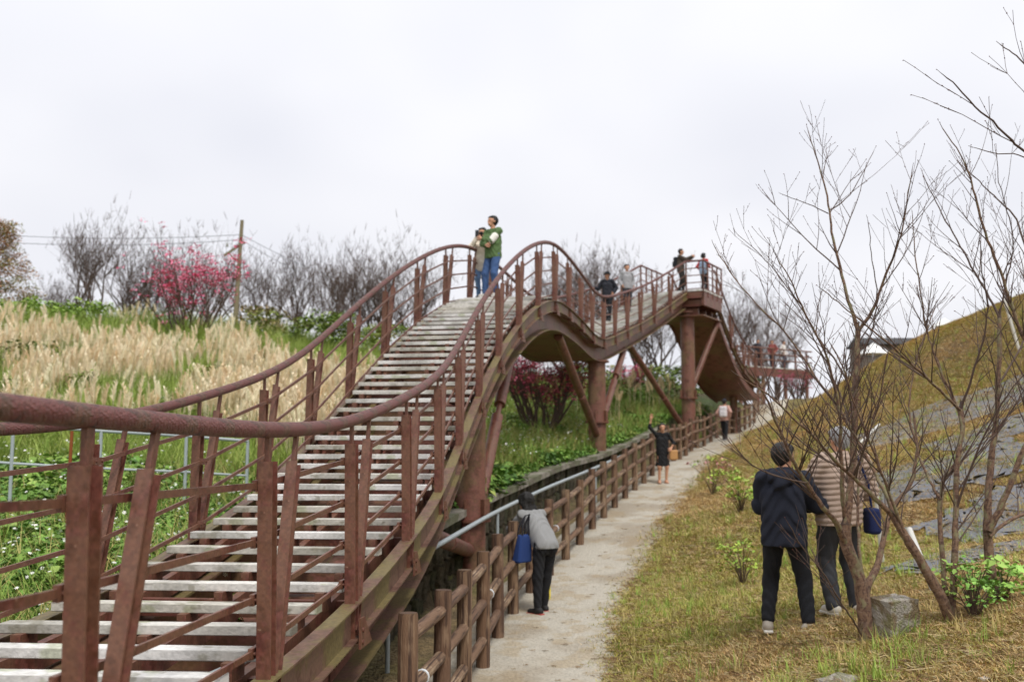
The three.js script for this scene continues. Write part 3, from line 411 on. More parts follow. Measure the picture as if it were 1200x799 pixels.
{ // silver grass with cream plumes on the left hillside, green reeds above it
  const R = rng(47), clump = [], plume = [], reeds = [];
  const pl = []; { const r = rng(8), pos = [], uv = [], idx = []; // one plume: a nodding stalk with fine hairs
    for (let i = 0; i < 46; i++) { const t = i / 46, y = 0.02 + t * 0.3, cx = 0.07 * t * t, a = r() * 6.283, L = 0.13 * (1 - 0.5 * t) * (0.6 + 0.6 * r()), k = pos.length / 3, dx = Math.cos(a) * L * 0.42, dz = Math.sin(a) * L * 0.42, w = 0.0065; pos.push(cx - w, y, 0, cx + w, y, w, cx + dx + w * 0.6, y + L * 0.75, dz, cx + dx * 1.25, y + L * 0.95, dz * 1.25); uv.push(0, 0, 1, 0, 1, 1, 0, 1); idx.push(k, k + 1, k + 2, k, k + 2, k + 3); }
    pl.push(geom(pos, uv, idx), tube([V(0, -0.7, 0), V(-0.02, -0.3, 0), V(0, 0, 0), V(0.06, 0.3, 0)], 0.004, 3, false)); }
  for (let i = 0; i < 9000; i++) {
    const d = 17.8 + 23.7 * R(), x = -3.5 - R() * (d * 0.56), p = G(x, d); if (x < -d * 0.52) continue;
    const n = fbm(x * 0.28 + 3, d * 0.22, 3, 0, 48), up = d + (x + 8) * 0.25; const silver = 0.8 * smooth(0.47, 0.58, n + 0.12 * smooth(14, 19, up) - 0.3 * smooth(30, 36, up)), s = 0.75 + 0.45 * R(), patch = fbm(x * 0.55 + 31, d * 0.4 + 7, 3, 0, 49) + (R() - 0.5) * 0.16;
    if (R() < silver && patch > 0.45) { clump.push({ p, r: R() * 6.28, s: s * 0.95, c: ivar(R() < 0.15 ? '#c4b57c' : R() < 0.5 ? '#9cae56' : '#889c48', R, 0.3) }); const k = patch > 0.515 ? 1 + Math.floor(R() * 4.5) : 0; for (let q = 0; q < k; q++) { const o = V((R() - 0.5) * 0.8, 0, (R() - 0.5) * 0.8), pp = p.clone().add(o); pp.y = ground(pp.x, pp.z) + s * (0.7 + R() * 0.45); plume.push({ p: pp, r: R() * 6.28, tx: (R() - 0.5) * 0.3, tz: (R() - 0.5) * 0.3, s: 0.85 + R() * 0.5, w: 0.9 + R() * 0.7, c: ivar(R() < 0.7 ? '#f2e4c6' : '#e2cda6', R, 0.18) }); } }
    else reeds.push({ p, r: R() * 6.28, s: s * (0.6 + 0.5 * n) * (1 + 0.35 * smooth(31, 36, up)), c: ivar(R() < 0.6 ? '#8ea44a' : '#a9b562', R, 0.35) });
  }
  for (const [x, y, d, c] of [[742, 455, 42, 16], [765, 448, 43, 14], [700, 468, 36, 14], [800, 455, 46, 10]]) for (let k = 0; k < c; k++) { const b = P(x, y, d), p = G(b.x + (R() - 0.5) * 1.6, d + (R() - 0.5) * 2); clump.push({ p, r: R() * 6.28, s: 0.8, c: ivar('#8a9a4a', R, 0.3) }); const q = p.clone(); q.y += 0.9 + R() * 0.5; plume.push({ p: q, r: R() * 6.28, tx: (R() - 0.5) * 0.3, s: 1 + R() * 0.4, w: 1.5, c: ivar('#d8c59e', R, 0.15) }); }
  scatter('silver_grass', blades(24, 6, 0.8, 0.3, 0.02, 0.85), grassM, clump, 'straw coloured silver grass clumps covering the left hillside', 'tall grass');
  scatter('grass_plumes', merge(pl), grassM, plume, 'cream feathery plumes of the silver grass on the left hillside', 'grass plumes');
  scatter('green_reeds', blades(30, 7, 1.0, 0.3, 0.02, 0.5), grassM, reeds, 'tall green reeds among and above the silver grass', 'tall grass');
}
// ---------------------------------------------------------------- shrubs and trees
function shrub(name, x, y, d, w, h, cols, n, leaf, label, group) { // pixel of the foot, width and height in metres
  const b = P(x, y, d), root = thing(name, label, 'shrub', G(b.x, d), 0, group), R = rng(Math.round(x * 7 + d)), geos = [], colr = [];
  const st = []; for (let i = 0; i < 7; i++) { const a = R() * 6.28, r = w * 0.3 * R(); st.push(tube([V(0, -0.1, 0), V(Math.cos(a) * r * 0.4, h * 0.35, Math.sin(a) * r * 0.4), V(Math.cos(a) * r, h * 0.75, Math.sin(a) * r)], (t) => 0.035 * (1 - 0.8 * t), 5)); }
  part('stems', merge(st), M.twig, root);
  const g = []; for (let i = 0; i < n; i++) { const a = R() * 6.28, u = R(), rr = w / 2 * Math.sqrt(R()) * (0.55 + 0.45 * Math.sin(Math.PI * Math.min(1, u + 0.25))), q = leafBall(26, i + 5, 0.3, leaf).rotateY(R() * 6).translate(Math.cos(a) * rr, h * (0.12 + 0.85 * u), Math.sin(a) * rr), c = ivar(cols[Math.floor(R() * cols.length)], R, 0.4), arr = new Float32Array(q.attributes.position.count * 3); for (let k = 0; k < arr.length; k += 3) { arr[k] = c.r; arr[k + 1] = c.g; arr[k + 2] = c.b; } q.setAttribute('color', new THREE.BufferAttribute(arr, 3)); g.push(q); }
  part('foliage', merge(g), std({ vertexColors: true, roughness: 0.8 }), root); return root;
}
// branching: returns tubes and the tips
function grow(R, base, dir, len, rad, lev, o, out, tips) {
  const n = o.seg ?? 4, pts = [base.clone()]; let p = base.clone(), d = dir.clone();
  for (let i = 0; i < n; i++) { d.add(V((R() - 0.5) * o.wob, (R() - 0.5) * o.wob + o.lift, (R() - 0.5) * o.wob)).normalize(); p = p.clone().addScaledVector(d, len / n); pts.push(p); }
  out.push(tube(pts, (t) => rad * (1 - t * (lev === 0 ? 0.85 : 0.5)), lev > 2 ? 5 : 3, false));
  if (lev === 0) { tips.push(p); return; }
  const k = o.kids[Math.min(lev, o.kids.length - 1)];
  for (let i = 0; i < k; i++) { const t = i === 0 ? 1 : 0.3 + 0.7 * R(), q = pts[Math.min(n, Math.max(1, Math.round(t * n)))], a = R() * 6.283, sp = o.spread * (i === 0 ? 0.45 : 1), nd = d.clone().addScaledVector(V(Math.cos(a), 0.15, Math.sin(a)), sp).normalize(); grow(R, q, nd, len * (o.fall ?? 0.72) * (0.75 + 0.5 * R()), rad * 0.55, lev - 1, o, out, tips); }
}
const treeProto = [];
function bareTree(variant) { if (treeProto[variant]) return treeProto[variant]; const R = rng(900 + variant), br = [], tips = [], o = { wob: 0.32, lift: 0.07, spread: 0.8, kids: [2, 3, 3, 3, 3], fall: 0.78 };
  const stems = 2 + variant % 3, tr = []; for (let i = 0; i < stems; i++) { const a = i / stems * 6.28 + R(), out = []; grow(R, V(0, -0.1, 0), V(Math.cos(a) * 0.45, 1, Math.sin(a) * 0.45).normalize(), 1.55, 0.1, 5, { ...o, seg: 4 }, out, tips); tr.push(out[0]); br.push(...out.slice(1)); }
  const R2 = rng(30 + variant), tw = tips.map((p) => { const e = []; for (let k = 0; k < 2; k++) e.push(tube([p, p.clone().add(V((R2() - 0.5) * 0.35, 0.3 * R2() + 0.1, (R2() - 0.5) * 0.35))], (t) => 0.008 * (1 - 0.6 * t), 3, false)); return merge(e); });
  return treeProto[variant] = { trunk: merge(tr), crown: merge([...br, ...tw]) }; }
const bareSpots = [[110, 372, 46, 1.0, 0, 'pale leafless tree left of the pink blossom tree on the ridge'], [55, 362, 52, 0.75, 1, 'small thin leafless tree beside the brown leaved tree'], [165, 368, 58, 1.25, 2, 'tall leafless tree rising behind the pink blossom tree'], [235, 372, 56, 1.25, 3, 'leafless tree directly behind the utility pole'], [315, 395, 52, 0.9, 1, 'leafless tree just right of the utility pole'], [355, 400, 54, 1.05, 4, 'many stemmed leafless tree between utility pole and handrail crest'], [398, 405, 50, 0.95, 0, 'brown twiggy leafless tree above the green shrub on the ridge'], [440, 410, 53, 1.05, 2, 'tall leafless tree behind the rising left handrail'], [480, 412, 55, 1.1, 3, 'leafless tree behind the upper stair railing'], [665, 425, 62, 1.3, 1, 'leafless tree seen over the dip of the bridge'], [700, 428, 64, 1.35, 4, 'leafless tree showing above the far bridge handrail'], [762, 432, 52, 0.95, 2, 'leafless tree seen under the bridge between two columns'], [880, 440, 72, 1.5, 0, 'leafless tree standing behind the platform stair'], [905, 445, 76, 1.3, 3, 'leafless tree behind the distant viewing deck']];
for (const [x, y, d, s, v, label] of bareSpots) { const b = P(x, y, d), pr = bareTree(v), t = thing('bare_tree', label, 'tree', V(b.x, Math.min(ground(b.x, -d), b.y + 0.6) - 0.1, -d), x * 1.7, 'leafless trees along the ridge'); const top = 1; t.scale.setScalar(s * 1.15); part('trunk', pr.trunk, M.twig, t); part('crown', pr.crown, M.twig, t); }
function blossomTree(name, x, y, d, h, cols, nStem, spread, dens, label, lev = 4) {
  const b = P(x, y, d), R = rng(Math.round(x + d * 3)), root = thing(name, label, 'tree', G(b.x, d), 0), tr = [], br = [], tips = [];
  for (let i = 0; i < nStem; i++) { const a = i / nStem * 6.28 + R() * 0.6, out = []; grow(R, V(Math.cos(a) * 0.12, -0.1, Math.sin(a) * 0.12), V(Math.cos(a) * spread * (0.4 + 0.6 * R()), 1, Math.sin(a) * spread * (0.4 + 0.6 * R())).normalize(), h * 0.36, 0.055, lev, { wob: 0.25, lift: 0.06, spread: 0.55, kids: [2, 3, 3, 3, 2], fall: 0.7 }, out, tips); tr.push(out[0]); br.push(...out.slice(1)); }
  part('trunk', merge(tr), M.twig, root); part('branches', merge(br), M.twig, root);
  const g = []; let i = 0; for (const p of tips) { if (R() > dens) continue; const m = 1 + Math.floor(R() * 2.4); for (let k = 0; k < m; k++) { const q = leafBall(9, ++i, 0.13, 0.07).translate(p.x + (R() - 0.5) * 0.3, p.y - R() * 0.4, p.z + (R() - 0.5) * 0.3), c = ivar(cols[Math.floor(R() * cols.length)], R, 0.3), arr = new Float32Array(q.attributes.position.count * 3); for (let e = 0; e < arr.length; e += 3) { arr[e] = c.r; arr[e + 1] = c.g; arr[e + 2] = c.b; } q.setAttribute('color', new THREE.BufferAttribute(arr, 3)); g.push(q); } }
  part('blossom', merge(g), std({ vertexColors: true, roughness: 0.8 }), root); return root;
}
blossomTree('blossom_tree', 222, 402, 38, 4.3, ['#e0557f', '#e86a92', '#cf4570', '#ec86a4'], 13, 0.95, 0.5, 'pink blossom tree on the left ridge next to the utility pole');
blossomTree('blossom_bush', 634, 505, 31.5, 3.0, ['#b8405c', '#c65470', '#9c3850', '#d0687e'], 20, 1.0, 0.36, 'dark red blossoming bush seen under the bridge arch');
blossomTree('blossom_bush', 735, 452, 47, 2.0, ['#b8405c', '#c65470', '#9c3850'], 10, 0.8, 0.5, 'small red blossoming bush behind the middle column', 3);
blossomTree('blossom_bush', 935, 470, 56, 2.0, ['#b5566c', '#a3465c', '#8d4a4a'], 9, 0.9, 0.35, 'faded pink bush below the distant viewing deck', 3);
shrub('brown_tree', -18, 360, 44, 4.2, 5.0, ['#a8784a', '#b58754', '#8a8448', '#9a9858', '#96704a'], 900, 0.075, 'dense brown leaved tree at the left end of the ridge');
shrub('green_shrub', 380, 420, 40, 4.2, 1.9, ['#74883a', '#8a9a48', '#5f7030'], 130, 0.12, 'dark green shrub on the ridge behind the left handrail', 'shrubs on the ridge');
shrub('green_shrub', 305, 410, 41, 3.2, 1.6, ['#7d8a40', '#8f9650', '#8a7a50'], 90, 0.12, 'olive green shrub on the ridge below the utility pole', 'shrubs on the ridge');
shrub('green_shrub', 90, 372, 41, 4.5, 1.3, ['#8aa545', '#76923a', '#98b052'], 110, 0.12, 'low bright green shrub under the small leafless tree', 'shrubs on the ridge');
shrub('green_shrub', 30, 378, 40, 4.5, 1.3, ['#8aa545', '#98b052', '#76923a'], 110, 0.12, 'low bright green shrub under the brown leaved tree', 'shrubs on the ridge');
shrub('green_shrub', 440, 430, 42, 4, 1.6, ['#7d8a40', '#74883a', '#9a9658'], 100, 0.12, 'green shrub half hidden by the rising left handrail', 'shrubs on the ridge');
shrub('green_shrub', 775, 452, 50, 4.6, 1.5, ['#6f8038', '#82924a', '#5f7030'], 120, 0.13, 'dark green shrub under the bridge between two columns', 'shrubs on the ridge');
shrub('green_shrub', 690, 462, 44, 3.6, 1.2, ['#8fa04a', '#82924a', '#9aa05c'], 80, 0.12, 'light green shrub behind the middle column', 'shrubs on the ridge');
shrub('green_shrub', 850, 468, 58, 4, 1.5, ['#4c5a2a', '#5a5a34', '#3f5a22'], 90, 0.13, 'dull green shrub below the platform stair', 'shrubs on the ridge');
for (const [x, y, d, w, h] of [[40, 420, 30, 2.6, 1.0], [150, 405, 33, 2.4, 0.9], [255, 430, 28, 2.0, 0.9], [95, 455, 25, 1.8, 0.8], [200, 470, 23, 1.5, 0.7], [-5, 470, 23, 1.6, 0.8], [300, 425, 32, 2.2, 1.0]]) shrub('olive_shrub', x, y, d, w, h, ['#6a7a34', '#7c883e', '#5a6a2e', '#8a8a4a'], 46, 0.1, 'low olive green shrub growing among the silver grass plumes', 'olive shrubs among the silver grass');
{ // leafy weed by the young trees and small yellow green saplings on the slope
  const mk = (x, y, d, n, r, cols, label, name = 'leafy_plant', leaf = 0.07) => { const b = P(x, y, d), R = rng(x), root = thing(name, label, 'plant', G(b.x, d)), st = [], g = []; for (let i = 0; i < n; i++) { const a = R() * 6.28, e = V(Math.cos(a) * r * R(), r * (0.5 + R()), Math.sin(a) * r * R()); st.push(tube([V(0, -0.03, 0), V(e.x * 0.4, e.y * 0.6, e.z * 0.4), e], (t) => 0.006 * (1 - 0.6 * t), 4)); const q = leafBall(9, i + x, 0.09, leaf).translate(e.x, e.y - 0.03, e.z), c = ivar(cols[i % cols.length], R, 0.35), arr = new Float32Array(q.attributes.position.count * 3); for (let k = 0; k < arr.length; k += 3) { arr[k] = c.r; arr[k + 1] = c.g; arr[k + 2] = c.b; } q.setAttribute('color', new THREE.BufferAttribute(arr, 3)); g.push(q); } part('stems', merge(st), M.twig, root); part('leaves', merge(g), std({ vertexColors: true, roughness: 0.7 }), root); };
  mk(1142, 708, 8.7, 40, 0.3, ['#86b04e', '#9abf5c', '#74a044'], 'bright green leafy weed at the foot of the right young trees', 'leafy_plant', 0.042);
  mk(1176, 690, 8.9, 14, 0.24, ['#86b04e', '#9abf5c'], 'small green weed beside the right hand trunk');
  mk(868, 575, 19.5, 34, 0.55, ['#9ab540', '#86a53a', '#a8bb58'], 'yellow green sapling beside the path below the platform', 'sapling', 0.06);
  mk(835, 545, 24, 30, 0.6, ['#93ad42', '#a8bb58', '#c48a8a'], 'yellow green sapling leaning over the path near the far walker', 'sapling', 0.06);
  mk(870, 640, 14.2, 18, 0.4, ['#9ab540', '#86a53a'], 'sparse yellow green sapling left of the man in navy', 'sapling', 0.05);
}
// ---------------------------------------------------------------- young leafless cherry trees on the right
// limbs are traced as [x, y] and run from depth a to depth b
function cherry(label, baseD, limbs, seed, dens) {
  const R = rng(seed), root = new THREE.Group(); const L = limbs.map((l) => { const pts = l.p.map(([x, y], i) => P(x, y, baseD + lerp(l.a, l.b, i / (l.p.length - 1)))); return { ...l, c: new THREE.CatmullRomCurve3(pts, false, 'centripetal') }; });
  const t = thing('cherry_tree', label, 'tree', V(0, 0, 0), 0, 'young leafless cherry trees on the right slope');
  const twigs = [], buds = [];
  const bud = (p, d, s) => { const o = d.clone().add(V(R() - 0.5, R() - 0.5, R() - 0.5).multiplyScalar(1.6)).normalize(); buds.push(tube([p, p.clone().addScaledVector(o, s)], (k) => s * 0.42 * (1 - 0.75 * k), 4, false)); };
  const twig = (p0, dir, len, r, lev) => {
    const n = Math.max(3, Math.round(len / 0.09)), pts = [p0.clone()]; let p = p0.clone(), d = dir.clone().normalize();
    for (let i = 0; i < n; i++) { d.add(V((R() - 0.5) * 0.2, (R() - 0.5) * 0.16 + 0.03, (R() - 0.5) * 0.2)).normalize(); p = p.clone().addScaledVector(d, len / n); pts.push(p); if (R() < 0.6) bud(p, d, 0.007 + R() * 0.005); }
    twigs.push(tube(pts, (q) => Math.max(0.0016, r * (1 - 0.72 * q)), lev > 1 ? 5 : 4, false));
    if (lev > 0) { const k = Math.round(len * (lev > 1 ? 3.8 : 2.6) * (0.6 + R() * 0.8)); for (let i = 0; i < k; i++) { const u = 0.15 + 0.75 * R(), q = pts[Math.floor(u * n)], a = R() * 6.283, o = V(Math.cos(a), 0.35, Math.sin(a)); twig(q, d.clone().addScaledVector(o, 0.75 + R() * 0.4), len * (0.25 + 0.35 * R()), r * 0.5, lev - 1); } }
  };
  L.forEach((l) => {
    const n = Math.max(8, Math.round(l.c.getLength() / 0.07)), pts = l.c.getPoints(n).map((p, i) => i && i < n ? p.add(V((R() - 0.5) * 0.012, 0, (R() - 0.5) * 0.012)) : p), main = l.r0 > 0.03;
    const rad = (q) => lerp(l.r0 * 0.86, l.r1 * 0.9, Math.pow(q, 0.8)) * (1 + (main ? 0.1 : 0.06) * Math.sin(q * 37 + l.r0 * 900) * Math.sin(q * 19)) + (l.foot && q < 0.12 ? l.r0 * 0.55 * (1 - q / 0.12) ** 2 : 0);
    part(l.foot ? 'trunk' : 'branch', tube(pts, rad, main ? 12 : 7), l.r0 > 0.014 ? M.bark : M.twig, t);
    const len = l.c.getLength(), k = Math.round(len * dens * (l.p[0][1] > 470 ? 1.35 : 0.9) * (l.k ?? 1)); for (let i = 0; i < k; i++) { const u = lerp(l.from ?? 0.22, 0.95, Math.pow(R(), 1.25)), p = l.c.getPointAt(u), d = l.c.getTangentAt(u), a = R() * 6.283, r = rad(u); twig(p, d.clone().multiplyScalar(0.8).add(V(Math.cos(a) * 0.75, 0.3, Math.sin(a) * 0.75)), (0.3 + 0.75 * R()) * (1.2 - 0.72 * u), Math.min(0.0075, r * 0.55), 2); }
    twig(l.c.getPointAt(1), l.c.getTangentAt(1), 0.08, l.r1, 1);
  });
  part('twigs', merge(twigs), M.twig, t); part('buds', merge(buds), std({ color: 0x6a3a34, roughness: 0.7 }), t); return t;
}
cherry('multi stemmed leafless cherry tree standing beside the square rock', 9.0, [
  { foot: 1, p: [[1019, 764], [1017, 740], [1013, 715], [1011, 697], [1004, 668], [993, 640], [992, 615]], a: 0, b: 0, r0: 0.088, r1: 0.05, k: 0.1, from: 0.8 },
  { p: [[1012, 700], [1018, 684], [1026, 668], [1034, 640], [1040, 612], [1052, 588], [1068, 566], [1075, 530], [1072, 490]], a: 0, b: 0.7, r0: 0.045, r1: 0.012, k: 0.9 },
  { p: [[993, 640], [980, 612], [966, 596], [945, 566], [930, 540], [912, 500], [900, 470], [884, 440]], a: 0, b: -0.9, r0: 0.034, r1: 0.006, k: 1.3 },
  { p: [[992, 615], [996, 580], [1000, 540], [1002, 480], [1004, 430], [1006, 388]], a: 0, b: 0.1, r0: 0.04, r1: 0.026, k: 0.5, from: 0.4 },
  { p: [[1006, 388], [995, 353], [985, 315], [976, 275], [972, 244], [965, 210], [955, 178], [948, 155]], a: 0.1, b: 0.3, r0: 0.021, r1: 0.004 },
  { p: [[1006, 388], [1023, 364], [1032, 340], [1042, 315], [1051, 292], [1057, 274], [1063, 235], [1069, 203]], a: 0.1, b: -0.4, r0: 0.019, r1: 0.004 },
  { p: [[972, 246], [983, 240], [996, 228], [1010, 205], [1023, 180]], a: 0.25, b: 0.5, r0: 0.008, r1: 0.003, k: 0.6 },
  { p: [[971, 250], [955, 242], [940, 236], [921, 229]], a: 0.25, b: 0.0, r0: 0.006, r1: 0.003, k: 0.6 },
  { p: [[992, 615], [988, 575], [986, 530], [985, 490], [978, 450], [966, 410], [945, 370], [930, 335], [910, 300]], a: 0.02, b: -0.7, r0: 0.026, r1: 0.004 },
  { p: [[1002, 470], [985, 430], [962, 400], [940, 362], [918, 330], [895, 302], [866, 276]], a: 0.1, b: 0.8, r0: 0.012, r1: 0.003 },
  { p: [[1005, 430], [1020, 395], [1028, 350], [1022, 300], [1018, 262]], a: 0.1, b: -0.3, r0: 0.01, r1: 0.003 },
  { p: [[1011, 745], [1000, 727], [985, 705], [965, 672], [940, 640], [925, 615]], a: -0.1, b: -0.7, r0: 0.011, r1: 0.004, k: 0.5 },
  { p: [[1011, 690], [1008, 650], [1006, 615], [1007, 570], [1015, 520], [1030, 470], [1040, 420]], a: 0.05, b: 0.5, r0: 0.02, r1: 0.006 },
  { p: [[945, 566], [918, 560], [895, 552], [876, 540], [860, 520]], a: -0.6, b: -1.0, r0: 0.009, r1: 0.003, k: 1.2 },
], 71, 5.6);
cherry('leafless cherry tree with long stems leaning left from its foot in green weeds', 8.8, [
  { foot: 1, p: [[1120, 738], [1113, 720], [1099, 692], [1086, 668], [1073, 647], [1060, 625], [1047, 605]], a: 0, b: -0.1, r0: 0.062, r1: 0.034, k: 0.2, from: 0.6 },
  { p: [[1047, 605], [1018, 576], [996, 555], [979, 540], [955, 512], [930, 490], [900, 462], [865, 440]], a: -0.1, b: -0.9, r0: 0.026, r1: 0.005, k: 1.2 },
  { p: [[1050, 610], [1035, 572], [1027, 557], [1005, 515], [985, 480], [959, 447], [948, 428], [918, 387], [895, 364], [861, 326], [839, 291]], a: -0.1, b: 0.6, r0: 0.022, r1: 0.004 },
  { p: [[1060, 625], [1044, 580], [1030, 545], [1015, 505], [1000, 470], [992, 440], [975, 405]], a: -0.1, b: -0.6, r0: 0.018, r1: 0.005 },
  { p: [[1113, 715], [1108, 686], [1104, 640], [1103, 590], [1108, 560], [1122, 540], [1127, 500], [1118, 466], [1107, 445], [1095, 412], [1087, 388], [1080, 345], [1073, 300], [1070, 255]], a: 0.05, b: 0.5, r0: 0.03, r1: 0.004 },
  { p: [[1117, 725], [1118, 690], [1119, 640], [1121, 590], [1122, 545], [1128, 500], [1127, 480]], a: 0, b: 0.2, r0: 0.036, r1: 0.02, k: 0.4 },
  { p: [[1127, 480], [1140, 440], [1152, 400], [1158, 360], [1152, 320], [1150, 290]], a: 0.2, b: -0.3, r0: 0.014, r1: 0.004 },
  { p: [[1127, 482], [1100, 455], [1072, 430], [1045, 405], [1020, 385], [990, 360], [965, 340]], a: 0.2, b: -0.6, r0: 0.016, r1: 0.004 },
  { p: [[1103, 585], [1088, 560], [1075, 525], [1066, 480], [1070, 440], [1082, 400], [1096, 362]], a: 0.1, b: 0.8, r0: 0.015, r1: 0.004 },
  { p: [[1120, 600], [1135, 560], [1150, 520], [1165, 490], [1182, 462], [1200, 440]], a: 0.1, b: -0.4, r0: 0.014, r1: 0.004 },
], 72, 5.2);
cherry('straight slim leafless cherry tree at the right edge of the slope', 9.0, [
  { foot: 1, p: [[1167, 700], [1162, 670], [1158, 618], [1159, 572], [1162, 540], [1168, 488], [1172, 416], [1172, 373]], a: 0, b: 0.2, r0: 0.052, r1: 0.018, k: 0.5, from: 0.5 },
  { p: [[1172, 373], [1158, 345], [1139, 312], [1124, 285], [1109, 259], [1095, 232], [1083, 206]], a: 0.2, b: 0.6, r0: 0.014, r1: 0.004 },
  { p: [[1160, 622], [1168, 606], [1184, 569], [1196, 538], [1212, 500], [1225, 455], [1222, 410], [1200, 395], [1190, 370], [1177, 330], [1165, 298], [1154, 270], [1146, 240], [1139, 214], [1132, 191], [1118, 168], [1105, 150]], a: 0.0, b: -0.4, r0: 0.034, r1: 0.004 },
  { p: [[1160, 628], [1180, 612], [1202, 602], [1230, 590], [1260, 550], [1270, 500]], a: 0, b: 0.3, r0: 0.022, r1: 0.006 },
  { p: [[1222, 412], [1215, 340], [1200, 281], [1188, 251], [1168, 232], [1150, 214], [1130, 196]], a: -0.3, b: 0.1, r0: 0.014, r1: 0.004 },
  { p: [[1172, 373], [1180, 330], [1188, 290], [1182, 250], [1172, 215], [1168, 180]], a: 0.2, b: 0.0, r0: 0.01, r1: 0.003 },
  { p: [[1170, 450], [1190, 420], [1205, 380], [1202, 330], [1196, 300]], a: 0.2, b: 0.6, r0: 0.012, r1: 0.004 },
], 73, 4.4);
cherry('leafless cherry tree beyond the right edge reaching in with reddish branches', 6.6, [
  { foot: 1, p: [[1290, 800], [1286, 720], [1280, 600], [1285, 480], [1275, 350], [1262, 270]], a: 0, b: 0, r0: 0.05, r1: 0.018, k: 0.3, from: 0.5 },
  { p: [[1262, 270], [1235, 215], [1200, 175], [1185, 164], [1165, 142], [1146, 128], [1127, 106], [1110, 91]], a: 0, b: -0.3, r0: 0.012, r1: 0.004, k: 0.5, from: 0.4 },
  { p: [[1262, 270], [1248, 190], [1232, 120], [1200, 73], [1178, 56]], a: 0, b: 0.3, r0: 0.012, r1: 0.004, k: 0.4 },
  { p: [[1212, 188], [1190, 180], [1168, 180], [1150, 175]], a: -0.1, b: -0.1, r0: 0.005, r1: 0.003, k: 0.8 },
], 74, 3);
// ---------------------------------------------------------------- people: distance fields of tapered capsules, meshed with surface nets
const cap = (a, b, ra, rb = ra) => ({ a, b, ra, rb, d: b.clone().sub(a), l2: Math.max(1e-9, b.distanceToSquared(a)) });
const ball = (c, r) => cap(c, c.clone().add(V(0, 1e-4, 0)), r);
function field(prims, k, wave) { // smooth union
  return (x, y, z) => { let v = 1e9; for (const p of prims) { const ax = x - p.a.x, ay = y - p.a.y, az = z - p.a.z; let t = (ax * p.d.x + ay * p.d.y + az * p.d.z) / p.l2; t = t < 0 ? 0 : t > 1 ? 1 : t; const dx = ax - p.d.x * t, dy = ay - p.d.y * t, dz = az - p.d.z * t, q = Math.sqrt(dx * dx + dy * dy + dz * dz) - (p.ra + (p.rb - p.ra) * t); const h = k - Math.abs(v - q); v = Math.min(v, q) - (h > 0 ? h * h / (4 * k) : 0); } return wave ? v + wave(x, y, z) : v; };
}
